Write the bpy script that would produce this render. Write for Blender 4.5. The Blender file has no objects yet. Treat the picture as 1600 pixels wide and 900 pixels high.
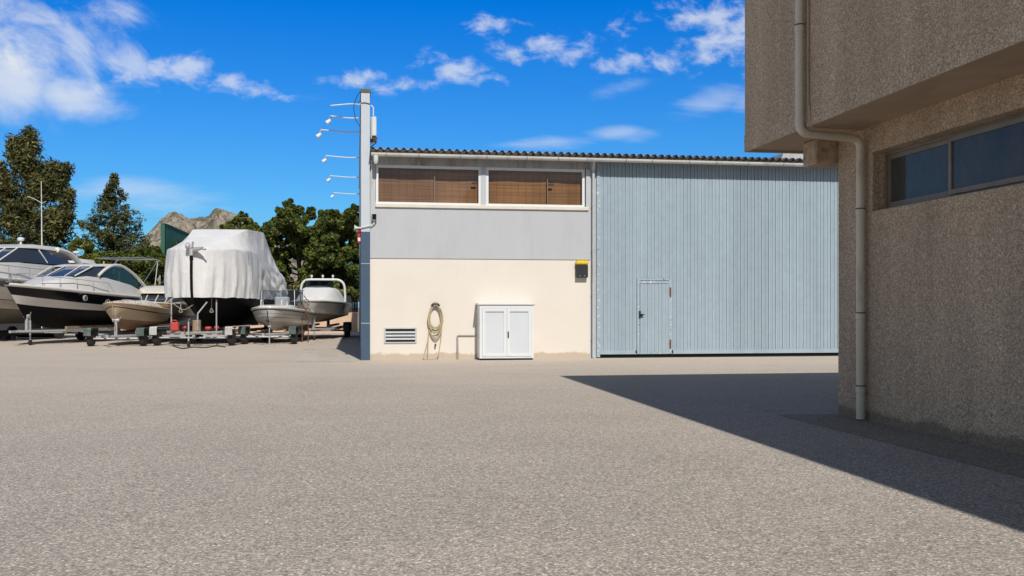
import bpy, math, random
import numpy as np
from mathutils import Vector, Matrix, noise as mnoise
random.seed(7); np.random.seed(7)
R = math.radians
C = bpy.context.scene.collection
SC = bpy.context.scene

# ------------------------------------------------------------------ camera
TH = math.atan(242/1500.0); CT, ST = math.cos(TH), math.sin(TH)
def ray(px, py):
    u = (px-800)/1500.0; v = (480-py)/1500.0
    return Vector((ST+CT*u, CT-ST*u, v))
def P(px, py, t):
    d = ray(px, py)*t
    return Vector((d.x, d.y, 1.5+d.z))
def W(px, py, Y):
    d = ray(px, py); return P(px, py, Y/d.y)
def WX(px, py, X):
    d = ray(px, py); return P(px, py, X/d.x)
def G(px, py):
    t = 1.5/((py-480)/1500.0); p = P(px, py, t); p.z = 0; return p

# ------------------------------------------------------------------ materials
def new_mat(name):
    m = bpy.data.materials.new(name); m.use_nodes = True
    nt = m.node_tree
    b = nt.nodes['Principled BSDF']
    return m, nt, b
def N(nt, typ, **kw):
    n = nt.nodes.new(typ)
    for k, v in kw.items():
        if hasattr(n, k): setattr(n, k, v)
        else: n.inputs[k].default_value = v
    return n
def L(nt, a, b): nt.links.new(a, b)
def ramp(nt, fac, stops):
    r = nt.nodes.new('ShaderNodeValToRGB')
    e = r.color_ramp.elements
    while len(e) < len(stops): e.new(0.5)
    for i, (p, c) in enumerate(stops):
        e[i].position = p; e[i].color = (c[0], c[1], c[2], 1) if hasattr(c, '__len__') else (c, c, c, 1)
    L(nt, fac, r.inputs[0]); return r.outputs[0]
def mixc(nt, fac, a, b, mode='MIX'):
    m = nt.nodes.new('ShaderNodeMix'); m.data_type = 'RGBA'; m.blend_type = mode
    if hasattr(fac, 'is_linked') or hasattr(fac, 'links'): L(nt, fac, m.inputs[0])
    else: m.inputs[0].default_value = fac
    for i, x in ((6, a), (7, b)):
        if hasattr(x, 'links'): L(nt, x, m.inputs[i])
        else: m.inputs[i].default_value = (x[0], x[1], x[2], 1)
    return m.outputs[2]
def coords(nt, kind='Object', scale=None):
    if kind == 'World':
        o = nt.nodes.new('ShaderNodeNewGeometry').outputs['Position']
    else:
        o = nt.nodes.new('ShaderNodeTexCoord').outputs[kind]
    if scale:
        mp = nt.nodes.new('ShaderNodeMapping'); mp.inputs['Scale'].default_value = scale
        L(nt, o, mp.inputs[0]); o = mp.outputs[0]
    return o
def noise(nt, co, scale, detail=4, rough=.55, dist=0):
    n = nt.nodes.new('ShaderNodeTexNoise')
    n.inputs['Scale'].default_value = scale; n.inputs['Detail'].default_value = detail
    n.inputs['Roughness'].default_value = rough; n.inputs['Distortion'].default_value = dist
    L(nt, co, n.inputs['Vector']); return n.outputs[0]
def bump(nt, h, b, strength=.3, dist=.02):
    n = nt.nodes.new('ShaderNodeBump'); n.inputs['Strength'].default_value = strength
    n.inputs['Distance'].default_value = dist
    L(nt, h, n.inputs['Height']); L(nt, n.outputs[0], b.inputs['Normal'])

def simple(name, col, rough=.5, metal=0, spec=.5, var=.12, scale=3, bmp=0, bscale=30, coat=0, dirt=None, dscale=2, dlo=.52, dhi=.72, stretch=None):
    """base colour with mottling, optional dirt blotches and bump"""
    m, nt, b = new_mat(name)
    co = coords(nt, 'World', stretch)
    n = noise(nt, co, scale, 6, .6)
    c = ramp(nt, n, [(.25, [x*(1-var) for x in col]), (.75, [min(1, x*(1+var)) for x in col])])
    if dirt:
        d = noise(nt, co, dscale, 8, .65)
        f = ramp(nt, d, [(dlo, 0.0), (dhi, 1.0)])
        c = mixc(nt, f, c, dirt)
    L(nt, c, b.inputs['Base Color'])
    b.inputs['Roughness'].default_value = rough; b.inputs['Metallic'].default_value = metal
    b.inputs['Specular IOR Level'].default_value = spec
    if coat: b.inputs['Coat Weight'].default_value = coat
    if bmp: bump(nt, noise(nt, co, bscale, 5, .6), b, bmp, .01)
    return m

M = {}
M['gelcoat'] = simple('white_gelcoat', (.62, .61, .59), .25, var=.05, scale=1.5, dirt=(.5, .47, .42), dscale=1.2, dlo=.6, dhi=.9)
M['offwhite'] = simple('aged_white_gelcoat', (.62, .57, .49), .35, var=.06, scale=2, dirt=(.36, .31, .24), dscale=1.6, dlo=.55, dhi=.85)
M['cream'] = simple('cream_gelcoat', (.58, .46, .31), .35, var=.08, scale=2, dirt=(.3, .2, .12), dscale=2, dlo=.55, dhi=.85)
M['redstripe'] = simple('red_brown_stripe', (.12, .025, .018), .4)
M['tan_bottom'] = simple('tan_antifoul', (.30, .19, .11), .7, dirt=(.15, .09, .05))
M['navy'] = simple('navy_gelcoat', (.004, .005, .009), .2, spec=.25, var=.1)
M['black_paint'] = simple('black_antifoul', (.005, .005, .006), .6, spec=.12, var=.3, bmp=.2)
M['grey_stripe'] = simple('grey_hull_stripe', (.16, .14, .12), .4)
M['antifoul'] = simple('grey_antifoul', (.20, .18, .15), .8, dirt=(.1, .08, .06))
M['galv'] = simple('galvanised_steel', (.42, .43, .44), .5, .35, var=.25, scale=14, dirt=(.2, .13, .09), dscale=5, dlo=.55, dhi=.8)
M['steel'] = simple('stainless_tube', (.6, .6, .6), .28, .85)
M['alu'] = simple('dull_aluminium', (.55, .55, .55), .45, .5)
M['rubber'] = simple('tyre_rubber', (.02, .02, .02), .85, var=.3, scale=10)
M['blackplastic'] = simple('black_plastic', (.018, .02, .025), .5)
M['bluegreen'] = simple('faded_green_fender', (.06, .095, .09), .6, dirt=(.2, .2, .18), dscale=6)
M['fender'] = simple('grey_fender', (.45, .46, .46), .5, dirt=(.25, .2, .15), dscale=4)
M['redroller'] = simple('red_rollers', (.42, .05, .04), .55)
M['rust'] = simple('rusty_metal', (.16, .07, .03), .9, var=.4, scale=20)
M['wood'] = simple('weathered_timber', (.30, .22, .14), .85, var=.3, scale=8)
M['rope'] = simple('grey_rope', (.28, .25, .2), .9)
M['flagred'] = simple('flag_red', (.5, .03, .02), .8)
M['flagyellow'] = simple('flag_yellow', (.7, .4, .03), .8)
M['whitepaint'] = simple('white_painted_metal', (.64, .64, .63), .45, var=.06, scale=4, dirt=(.5, .46, .4), dscale=3, dlo=.58, dhi=.85)
M['whitealu'] = simple('white_aluminium', (.66, .68, .70), .4, var=.03, scale=2, dirt=(.62, .6, .55), dscale=2, dlo=.62, dhi=.95)
M['doorpanel'] = simple('pale_door_infill', (.58, .61, .65), .35, var=.03, scale=2)
M['trimgrey'] = simple('grey_painted_trim', (.44, .465, .49), .5, var=.08, scale=3, dirt=(.35, .33, .3), dscale=4, dlo=.58, dhi=.85)
M['fascia'] = simple('weathered_fascia', (.36, .36, .36), .6, var=.2, scale=2, dirt=(.2, .18, .15), dscale=3, stretch=(1, 1, .25))
M['sill'] = simple('cream_sill', (.62, .58, .51), .6, var=.08, dirt=(.4, .33, .25), dscale=6, dlo=.6, dhi=.85)
M['upper'] = simple('grey_upper_render', (.43, .448, .475), .75, var=.03, scale=.9, bmp=.15, bscale=40, dirt=(.35, .36, .375), dscale=1.2, dlo=.5, dhi=.95, stretch=(1.6, 1, .4))
M['pillartop'] = simple('pale_pillar_render', (.48, .53, .58), .8, var=.08, scale=2, dirt=(.4, .42, .42), dscale=2, dlo=.55, dhi=.85, bmp=.2)
M['pillarblue'] = simple('blue_grey_paint', (.040, .080, .132), .65, var=.08, scale=2, dirt=(.07, .11, .16), dscale=3, dlo=.6, dhi=.9, bmp=.15)
M['cap'] = simple('mossy_cap', (.12, .11, .06), .9, var=.5, scale=12)
M['roof'] = simple('fibre_cement', (.06, .06, .065), .9, var=.3, scale=4, dirt=(.13, .13, .12), dscale=3)  # dark base colour stands in for shade under the corrugations
M['skylight'] = simple('grey_vent_sheet', (.45, .46, .47), .5, var=.2)
M['pvc'] = simple('aged_pvc_pipe', (.64, .58, .46), .45, var=.1, scale=3, dirt=(.30, .24, .16), dscale=3, dlo=.55, dhi=.8, stretch=(1, 1, .4))
M['gutter'] = simple('pale_gutter', (.60, .60, .58), .45, var=.1, scale=2, dirt=(.36, .33, .28), dscale=2.5, dlo=.52, dhi=.8)
M['darkgap'] = simple('dark_gap', (.012, .012, .012), .9)
M['vent'] = simple('vent_grey', (.28, .31, .34), .5, .3)
M['ventframe'] = simple('vent_frame_grey', (.48, .50, .51), .5, .2)
M['hose'] = simple('tan_hose', (.42, .35, .22), .6, var=.15, scale=9)
M['yellow'] = simple('yellow_plastic', (.75, .52, .02), .45, dirt=(.4, .3, .05), dscale=9)
M['redbox'] = simple('red_box_paint', (.40, .02, .03), .5)
M['bronze'] = simple('bronze_frame', (.22, .18, .14), .5, .2, var=.2, scale=6)
M['soffit'] = simple('concrete_soffit', (.44, .335, .235), .9, var=.15, scale=1.5, dirt=(.26, .19, .13), dscale=1.2, dlo=.55, dhi=.85, bmp=.2)
M['beam'] = simple('chipped_concrete', (.46, .35, .25), .95, var=.35, scale=9, dirt=(.13, .09, .06), dscale=5, bmp=.6, bscale=25)
M['curtain'] = simple('grey_curtain', (.35, .36, .38), .9, var=.2, scale=4)
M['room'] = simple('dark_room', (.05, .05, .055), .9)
M['greenmetal'] = simple('green_sheet', (.02, .10, .065), .55, var=.15, scale=1)
M['peach'] = simple('peach_render', (.60, .42, .30), .9, var=.1, scale=1.5, bmp=.2)
M['fencedark'] = simple('dark_fence', (.02, .02, .022), .8)
M['concrete'] = simple('pale_slab', (.47, .43, .37), .9, var=.15, scale=3, dirt=(.3, .26, .22), dscale=1.2, bmp=.2)
M['bark'] = simple('bark', (.11, .08, .055), .95, var=.35, scale=8, bmp=.6, bscale=14)
M['poleW'] = simple('pale_pole', (.62, .61, .58), .5)

def glass(name, tint, refl=1.0, tr=1.0):
    m, nt, b = new_mat(name)
    out = nt.nodes['Material Output']
    t = N(nt, 'ShaderNodeBsdfTransparent'); t.inputs[0].default_value = (*tint, 1)
    g = N(nt, 'ShaderNodeBsdfGlossy'); g.inputs['Roughness'].default_value = .03; g.inputs[0].default_value = (refl, refl, refl, 1)
    lw = N(nt, 'ShaderNodeLayerWeight'); lw.inputs[0].default_value = .5
    pw = N(nt, 'ShaderNodeMath', operation='POWER'); L(nt, lw.outputs['Facing'], pw.inputs[0]); pw.inputs[1].default_value = 4.0
    f = N(nt, 'ShaderNodeMath', operation='MULTIPLY_ADD'); L(nt, pw.outputs[0], f.inputs[0]); f.inputs[1].default_value = .9; f.inputs[2].default_value = .025
    mx = N(nt, 'ShaderNodeMixShader')
    L(nt, f.outputs[0], mx.inputs[0]); L(nt, t.outputs[0], mx.inputs[1]); L(nt, g.outputs[0], mx.inputs[2])
    L(nt, mx.outputs[0], out.inputs[0]); return m
M['glass'] = glass('window_glass', (.80, .84, .86))
M['glassclear'] = glass('clear_acrylic', (.72, .76, .80))
M['glassdark'] = glass('tinted_glass', (.22, .25, .30))
def dusty():
    m = M['glassdark'].copy(); m.name = 'dusty_glass'; nt = m.node_tree; out = nt.nodes['Material Output']
    src = out.inputs[0].links[0].from_socket
    d = N(nt, 'ShaderNodeBsdfDiffuse'); d.inputs[0].default_value = (.19, .185, .18, 1)
    n = ramp(nt, noise(nt, coords(nt, 'World', (1, 1.5, .8)), 1.6, 7, .65, .6), [(.3, .22), (.7, .48)])
    mx = N(nt, 'ShaderNodeMixShader'); L(nt, n, mx.inputs[0]); L(nt, src, mx.inputs[1]); L(nt, d.outputs[0], mx.inputs[2]); L(nt, mx.outputs[0], out.inputs[0])
    return m
M['glassdusty'] = dusty()
m, nt, b = new_mat('smoked_windscreen'); b.inputs['Base Color'].default_value = (.03, .04, .055, 1); b.inputs['Roughness'].default_value = .08; b.inputs['IOR'].default_value = 1.6
M['screen'] = m

# asphalt: old, sun-bleached, with exposed aggregate
def asphalt(name, base, dusty):
    m, nt, b = new_mat(name)
    co = coords(nt, 'World')
    v = nt.nodes.new('ShaderNodeTexVoronoi'); v.inputs['Scale'].default_value = 64; v.inputs['Randomness'].default_value = 1
    L(nt, co, v.inputs['Vector'])
    sep = N(nt, 'ShaderNodeSeparateColor'); L(nt, v.outputs['Color'], sep.inputs[0])
    stone = ramp(nt, sep.outputs[0], [(0, [x*.58 for x in base]), (.3, [x*.84 for x in base]), (.75, [x*1.1 for x in base]), (.93, [x*1.3 for x in base]), (1, [x*1.9 for x in base])])
    gap = ramp(nt, v.outputs['Distance'], [(.35, 1.0), (.75, .66)])
    c = mixc(nt, 1.0, stone, gap, 'MULTIPLY')
    mid = ramp(nt, noise(nt, co, 16, 5, .75), [(.3, .90), (.7, 1.09)])
    c = mixc(nt, 1.0, c, mid, 'MULTIPLY')
    big = ramp(nt, noise(nt, co, .30, 5, .55, .4), [(.32, .925), (.68, 1.055)])
    c = mixc(nt, 1.0, c, big, 'MULTIPLY')
    # worn traffic bands, a little streaky along the yard
    st = ramp(nt, noise(nt, coords(nt, 'World', (.05, .8, 1)), 1.0, 5, .6), [(.3, .965), (.7, 1.03)])
    c = mixc(nt, 1.0, c, st, 'MULTIPLY')
    # hairline cracks and older, tighter patches
    wob = N(nt, 'ShaderNodeVectorMath', operation='MULTIPLY_ADD'); nz_ = nt.nodes.new('ShaderNodeTexNoise'); nz_.inputs['Scale'].default_value = 1.3; nz_.inputs['Detail'].default_value = 6; L(nt, co, nz_.inputs['Vector'])
    L(nt, nz_.outputs['Color'], wob.inputs[0]); wob.inputs[1].default_value = (1.1, 1.1, 0); L(nt, co, wob.inputs[2])
    vc = nt.nodes.new('ShaderNodeTexVoronoi'); vc.feature = 'DISTANCE_TO_EDGE'; vc.inputs['Scale'].default_value = .21; L(nt, wob.outputs[0], vc.inputs['Vector'])
    ck = ramp(nt, vc.outputs['Distance'], [(.0012, .55), (.0035, 0.0)])
    ckm = ramp(nt, noise(nt, co, .25, 3, .5), [(.50, 0.0), (.62, 1.0)])
    c = mixc(nt, mixc(nt, 1.0, ck, ckm, 'MULTIPLY'), c, [x*.35 for x in base])
    vp = nt.nodes.new('ShaderNodeTexVoronoi'); vp.inputs['Scale'].default_value = .11; L(nt, wob.outputs[0], vp.inputs['Vector'])
    sp_ = N(nt, 'ShaderNodeSeparateColor'); L(nt, vp.outputs['Color'], sp_.inputs[0])
    c = mixc(nt, 1.0, c, ramp(nt, sp_.outputs[0], [(.0, .94), (1, 1.04)]), 'MULTIPLY')
    # dust near the far building line
    sx = N(nt, 'ShaderNodeSeparateXYZ'); L(nt, co, sx.inputs[0])
    mr = N(nt, 'ShaderNodeMapRange'); mr.inputs[1].default_value = 9; mr.inputs[2].default_value = 28
    L(nt, sx.outputs[1], mr.inputs[0])
    dn = ramp(nt, noise(nt, coords(nt, 'World', (.25, .8, 1)), .9, 6, .65), [(.3, .65), (.7, 1.0)])
    f = N(nt, 'ShaderNodeMath', operation='MULTIPLY'); L(nt, mr.outputs[0], f.inputs[0]); L(nt, dn, f.inputs[1])
    f2 = N(nt, 'ShaderNodeMath', operation='MULTIPLY'); L(nt, f.outputs[0], f2.inputs[0]); f2.inputs[1].default_value = .75
    c = mixc(nt, f2.outputs[0], c, dusty)
    # oil and damp stains
    oil = ramp(nt, noise(nt, coords(nt, 'World', (.5, 1, 1)), .55, 7, .6, 1.2), [(.64, 0.0), (.74, .45)])
    c = mixc(nt, oil, c, [x*.45 for x in base])
    L(nt, c, b.inputs['Base Color']); b.inputs['Roughness'].default_value = .92
    b.inputs['Specular IOR Level'].default_value = .25
    h = N(nt, 'ShaderNodeMath', operation='MULTIPLY_ADD'); L(nt, sep.outputs[1], h.inputs[0]); h.inputs[1].default_value = .6
    L(nt, gap, h.inputs[2])
    bump(nt, h.outputs[0], b, .4, .006)
    return m
M['asphalt'] = asphalt('yard_asphalt', (.445, .398, .345), (.54, .462, .385))
M['strip'] = asphalt('dark_strip', (.31, .275, .225), (.33, .285, .23))  # asphalt texture in a darker tone for the wall-foot strip

# pebble-dash brown render
m, nt, b = new_mat('brown_roughcast'); co = coords(nt, 'World')
v = nt.nodes.new('ShaderNodeTexVoronoi'); v.inputs['Scale'].default_value = 72; L(nt, co, v.inputs['Vector'])
sep = N(nt, 'ShaderNodeSeparateColor'); L(nt, v.outputs['Color'], sep.inputs[0])
BR = (.545, .42, .305)
c = ramp(nt, sep.outputs[0], [(0, [x*.58 for x in BR]), (.4, [x*.9 for x in BR]), (.8, [x*1.1 for x in BR]), (1, [x*1.55 for x in BR])])
c = mixc(nt, 1.0, c, ramp(nt, noise(nt, co, 24, 5, .75), [(.3, .78), (.7, 1.2)]), 'MULTIPLY')
c = mixc(nt, 1.0, c, ramp(nt, noise(nt, coords(nt, 'World', (2.2, 2.2, .3)), .8, 7, .65), [(.3, .80), (.7, 1.1)]), 'MULTIPLY')
spz = N(nt, 'ShaderNodeSeparateXYZ'); L(nt, co, spz.inputs[0])
zz = N(nt, 'ShaderNodeMath', operation='MULTIPLY_ADD'); L(nt, noise(nt, coords(nt, 'World', (1, 1, .3)), 2.2, 5, .6), zz.inputs[0]); zz.inputs[1].default_value = -.22; L(nt, spz.outputs[2], zz.inputs[2])
c = mixc(nt, ramp(nt, zz.outputs[0], [(-.08, .55), (.06, 0.0)]), c, (.085, .07, .055))
L(nt, c, b.inputs['Base Color']); b.inputs['Roughness'].default_value = .95; b.inputs['Specular IOR Level'].default_value = .2
hh = N(nt, 'ShaderNodeMath', operation='SUBTRACT'); L(nt, noise(nt, co, 30, 4, .7), hh.inputs[0]); L(nt, v.outputs['Distance'], hh.inputs[1])
bump(nt, hh.outputs[0], b, .6, .015); M['roughcast'] = m

# cream render with drip stains and splash dirt
m, nt, b = new_mat('cream_render'); co = coords(nt, 'World')
BC = (.668, .618, .552)
c = ramp(nt, noise(nt, co, .7, 6, .6), [(.3, [x*.96 for x in BC]), (.7, [x*1.03 for x in BC])])
dr = ramp(nt, noise(nt, coords(nt, 'World', (3, 3, .22)), 1.4, 6, .6), [(.60, 0.0), (.85, .30)])
c = mixc(nt, dr, c, (.52, .44, .36))
c = mixc(nt, ramp(nt, noise(nt, co, 2.3, 9, .7), [(.62, 0.0), (.80, .22)]), c, (.50, .44, .38))
spz = N(nt, 'ShaderNodeSeparateXYZ'); L(nt, co, spz.inputs[0])
zz = N(nt, 'ShaderNodeMath', operation='MULTIPLY_ADD'); L(nt, noise(nt, co, 3.5, 6, .65), zz.inputs[0]); zz.inputs[1].default_value = -.30; L(nt, spz.outputs[2], zz.inputs[2])
c = mixc(nt, ramp(nt, zz.outputs[0], [(0.0, .7), (.05, 0.0)]), c, (.40, .31, .22))
L(nt, c, b.inputs['Base Color']); b.inputs['Roughness'].default_value = .85
bump(nt, noise(nt, co, 45, 4, .6), b, .12, .01); M['creamwall'] = m

# corrugated door paint with fading and chips
def doorpaint(name, chips):
    m, nt, b = new_mat(name); co = coords(nt, 'World')
    BD = (.30, .375, .43)
    c = ramp(nt, noise(nt, coords(nt, 'World', (2.2, 1, .12)), 1.1, 6, .65), [(.3, [x*.93 for x in BD]), (.7, [x*1.06 for x in BD])])
    c = mixc(nt, 1.0, c, ramp(nt, noise(nt, co, 5, 6, .7), [(.3, .93), (.7, 1.06)]), 'MULTIPLY')
    sx = N(nt, 'ShaderNodeSeparateXYZ'); L(nt, co, sx.inputs[0])
    q = N(nt, 'ShaderNodeMath', operation='SNAP'); L(nt, sx.outputs[0], q.inputs[0]); q.inputs[1].default_value = 1.12
    wn = N(nt, 'ShaderNodeTexWhiteNoise'); wn.noise_dimensions = '1D'; L(nt, q.outputs[0], wn.inputs['W'])
    c = mixc(nt, 1.0, c, ramp(nt, wn.outputs[0], [(0, .95), (1, 1.05)]), 'MULTIPLY')
    c = mixc(nt, ramp(nt, noise(nt, coords(nt, 'World', (6, 1, .5)), 1.3, 8, .7), [(.62, 0.0), (.8, .3)]), c, (.22, .25, .27))
    ch = ramp(nt, noise(nt, co, 11, 8, .7), [(chips, 0.0), (chips+.03, 1.0)])
    c = mixc(nt, ch, c, (.62, .62, .60))
    rs = ramp(nt, noise(nt, co, 8, 8, .7, .3), [(chips+.03, 0.0), (chips+.06, 1.0)])
    c = mixc(nt, rs, c, (.19, .12, .08))
    L(nt, c, b.inputs['Base Color']); b.inputs['Roughness'].default_value = .55
    return m
M['door'] = doorpaint('faded_blue_sheet', .70)
M['doorworn'] = doorpaint('chipped_blue_frame', .58)

# bamboo blind
m, nt, b = new_mat('bamboo_blind'); co = coords(nt, 'World')
sx = N(nt, 'ShaderNodeSeparateXYZ'); L(nt, co, sx.inputs[0])
slat = noise(nt, coords(nt, 'World', (.3, 1, 36)), 1, 4, .7)
BB = (.47, .195, .075)
c = ramp(nt, slat, [(.3, [x*.55 for x in BB]), (.7, [x*1.35 for x in BB])])
wv = N(nt, 'ShaderNodeTexWave', wave_type='BANDS', bands_direction='X'); wv.inputs['Scale'].default_value = 1.45; L(nt, co, wv.inputs[0])
c = mixc(nt, ramp(nt, wv.outputs[1], [(.95, 0.0), (.995, .32)]), c, (.10, .05, .03))
c = mixc(nt, 1.0, c, ramp(nt, noise(nt, coords(nt, 'World', (1.2, 1, .3)), 1, 3, .5), [(.35, .75), (.65, 1.15)]), 'MULTIPLY')
L(nt, c, b.inputs['Base Color']); b.inputs['Roughness'].default_value = .7; M['blind'] = m

# tarpaulin
m, nt, b = new_mat('white_tarpaulin'); co = coords(nt, 'World')
c = ramp(nt, noise(nt, co, 1.3, 6, .6), [(.3, (.60, .60, .605)), (.7, (.70, .70, .70))])
c = mixc(nt, ramp(nt, noise(nt, coords(nt, 'World', (2, 2, .4)), 1.6, 6, .6), [(.58, 0.0), (.85, .5)]), c, (.5, .48, .45))
L(nt, c, b.inputs['Base Color']); b.inputs['Roughness'].default_value = .55
wr = noise(nt, coords(nt, 'World', (1, 1, .35)), 4.5, 5, .6, 1.2)
bump(nt, wr, b, .5, .06); M['tarp'] = m

def foliage(name, lo, mid, hi, transl=.3):
    m, nt, b = new_mat(name); out = nt.nodes['Material Output']
    g = nt.nodes.new('ShaderNodeNewGeometry')
    big = noise(nt, coords(nt, 'World'), .9, 3, .5)
    a = N(nt, 'ShaderNodeMath', operation='MULTIPLY_ADD'); L(nt, g.outputs['Random Per Island'], a.inputs[0]); a.inputs[1].default_value = .55
    s = N(nt, 'ShaderNodeMath', operation='MULTIPLY_ADD'); L(nt, big, s.inputs[0]); s.inputs[1].default_value = 1.3; s.inputs[2].default_value = -.42
    L(nt, s.outputs[0], a.inputs[2])
    c = ramp(nt, a.outputs[0], [(.1, lo), (.5, mid), (.95, hi)])
    L(nt, c, b.inputs['Base Color']); b.inputs['Roughness'].default_value = .55; b.inputs['Specular IOR Level'].default_value = .3
    t = N(nt, 'ShaderNodeBsdfTranslucent'); L(nt, c, t.inputs[0])
    mx = N(nt, 'ShaderNodeMixShader'); mx.inputs[0].default_value = transl
    L(nt, b.outputs[0], mx.inputs[1]); L(nt, t.outputs[0], mx.inputs[2]); L(nt, mx.outputs[0], out.inputs[0])
    return m
M['leaf_dark'] = foliage('dark_broad_leaves', (.03, .05, .012), (.10, .135, .026), (.22, .235, .05))
M['leaf_mid'] = foliage('mid_green_leaves', (.04, .065, .012), (.12, .15, .024), (.24, .24, .05))
M['needle'] = foliage('olive_needles', (.03, .036, .014), (.10, .104, .034), (.25, .225, .075), .22)
M['needle_blue'] = foliage('dark_green_needles', (.026, .034, .012), (.082, .092, .028), (.19, .185, .058), .2)

# rock
m, nt, b = new_mat('mountain_rock'); co = coords(nt, 'World')
c = ramp(nt, noise(nt, co, .09, 8, .75, 1.0), [(.36, (.16, .135, .105)), (.46, (.43, .365, .29)), (.68, (.60, .52, .42))])
cr = noise(nt, coords(nt, 'World', (1, 1, .7)), .065, 8, .72, 2.2)
c = mixc(nt, 1.0, c, ramp(nt, cr, [(.40, .26), (.47, .82), (.6, 1.15)]), 'MULTIPLY')  # crevice shade painted into the rock colour
veg = ramp(nt, noise(nt, co, .02, 8, .7), [(.50, 0.0), (.58, .8)])
c = mixc(nt, veg, c, (.11, .12, .065))
L(nt, c, b.inputs['Base Color']); b.inputs['Roughness'].default_value = .95
bump(nt, noise(nt, co, .09, 8, .75), b, 1.0, 9); M['rock'] = m
M['earth'] = simple('dry_earth', (.20, .16, .11), .95, var=.3, scale=.3)

# ------------------------------------------------------------------ mesh helpers
class MB:
    def __init__(s): s.v = []; s.f = []; s.mi = []
    def add(s, vs, fs, mi=0):
        o = len(s.v); s.v += [tuple(p) for p in vs]
        s.f += [tuple(o+i for i in f) for f in fs]; s.mi += [mi]*len(fs)
    def box(s, x0, x1, y0, y1, z0, z1, mi=0, bev=0):
        if bev:
            b = min(bev, abs(x1-x0)*.45, abs(y1-y0)*.45, abs(z1-z0)*.45)
            rings = []
            for z, i in ((z0, b), (z0+b, 0), (z1-b, 0), (z1, b)):
                rings.append([(x0+i+b*(i == 0), y0+i, z), (x1-i-b*(i == 0), y0+i, z), (x1-i, y0+i+b*(i == 0), z), (x1-i, y1-i-b*(i == 0), z),
                              (x1-i-b*(i == 0), y1-i, z), (x0+i+b*(i == 0), y1-i, z), (x0+i, y1-i-b*(i == 0), z), (x0+i, y0+i+b*(i == 0), z)])
            s.loft(rings, mi, True, True); return
        s.add([(x0, y0, z0), (x1, y0, z0), (x1, y1, z0), (x0, y1, z0), (x0, y0, z1), (x1, y0, z1), (x1, y1, z1), (x0, y1, z1)],
              [(0, 3, 2, 1), (4, 5, 6, 7), (0, 1, 5, 4), (1, 2, 6, 5), (2, 3, 7, 6), (3, 0, 4, 7)], mi)
    def loft(s, rings, mi=0, cap0=False, cap1=False, closed=True):
        n = len(rings[0]); o = len(s.v)
        for r in rings: s.v += [tuple(p) for p in r]
        for i in range(len(rings)-1):
            for j in range(n if closed else n-1):
                k = (j+1) % n
                s.f.append((o+i*n+j, o+i*n+k, o+(i+1)*n+k, o+(i+1)*n+j))
                s.mi.append(mi(i, j) if callable(mi) else mi)
        m0 = mi(0, 0) if callable(mi) else mi
        if cap0: s.f.append(tuple(o+j for j in range(n))[::-1]); s.mi.append(m0)
        if cap1: s.f.append(tuple(o+(len(rings)-1)*n+j for j in range(n))); s.mi.append(m0)
    def tube(s, pts, r, mi=0, n=8, cap=True):
        pts = [Vector(p) for p in pts]; rings = []; up = None
        for i, p in enumerate(pts):
            t = (pts[min(i+1, len(pts)-1)]-pts[max(i-1, 0)])
            if t.length < 1e-9: t = Vector((0, 0, 1))
            t.normalize()
            if up is None: up = t.orthogonal()
            a = up-t*up.dot(t)
            if a.length < 1e-6: a = t.orthogonal()
            a.normalize(); up = a; bb = t.cross(a)
            rr = r[i] if hasattr(r, '__len__') else r
            rings.append([p+(a*math.cos(q)+bb*math.sin(q))*rr for q in [2*math.pi*k/n for k in range(n)]])
        s.loft(rings, mi, cap, cap)
    def lathe(s, prof, axis='z', c=(0, 0, 0), n=20, mi=0):
        rings = []
        for r, h in prof:
            ring = []
            for k in range(n):
                q = 2*math.pi*k/n; a, b = r*math.cos(q), r*math.sin(q)
                ring.append({'z': (c[0]+a, c[1]+b, c[2]+h), 'y': (c[0]+a, c[1]+h, c[2]+b), 'x': (c[0]+h, c[1]+a, c[2]+b)}[axis])
            rings.append(ring)
        s.loft(rings, mi, True, True)
    def build(s, name, mats, parent=None, smooth=False, loc=None, rz=0):
        me = bpy.data.meshes.new(name); me.from_pydata(s.v, [], s.f)
        if not isinstance(mats, (list, tuple)): mats = [mats]
        for q in mats: me.materials.append(q)
        me.polygons.foreach_set('material_index', s.mi)
        me.update()
        import bmesh
        bm = bmesh.new(); bm.from_mesh(me)
        if len(bm.faces) < 20000: bmesh.ops.recalc_face_normals(bm, faces=bm.faces)
        bm.to_mesh(me); bm.free()
        o = bpy.data.objects.new(name, me); C.objects.link(o)
        if smooth:
            me.polygons.foreach_set('use_smooth', [True]*len(me.polygons))
            try: me.set_sharp_from_angle(angle=R(smooth if smooth is not True else 40))
            except Exception: pass
        if parent: o.parent = parent
        if loc is not None: o.location = loc
        o.rotation_euler[2] = rz
        return o
def tag(o, label=None, cat=None, group=None, kind=None):
    for k, v in (('label', label), ('category', cat), ('group', group), ('kind', kind)):
        if v: o[k] = v
    return o
def thing(name, label, cat, loc=(0, 0, 0), rz=0, group=None):
    o = bpy.data.objects.new(name, None); C.objects.link(o); o.empty_display_size = .2
    o.location = loc; o.rotation_euler[2] = rz
    return tag(o, label, cat, group)
def copy_tree(o, parent=None):
    c = o.copy(); C.objects.link(c)
    if parent: c.parent = parent
    for ch in [x for x in o.children]: copy_tree(ch, c)
    return c
def arc(c, r, a0, a1, n, plane='xz'):
    out = []
    for i in range(n+1):
        q = R(a0+(a1-a0)*i/n); a, b = r*math.cos(q), r*math.sin(q)
        out.append((c[0]+a, c[1], c[2]+b) if plane == 'xz' else (c[0], c[1]+a, c[2]+b) if plane == 'yz' else (c[0]+a, c[1]+b, c[2]))
    return out
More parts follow.
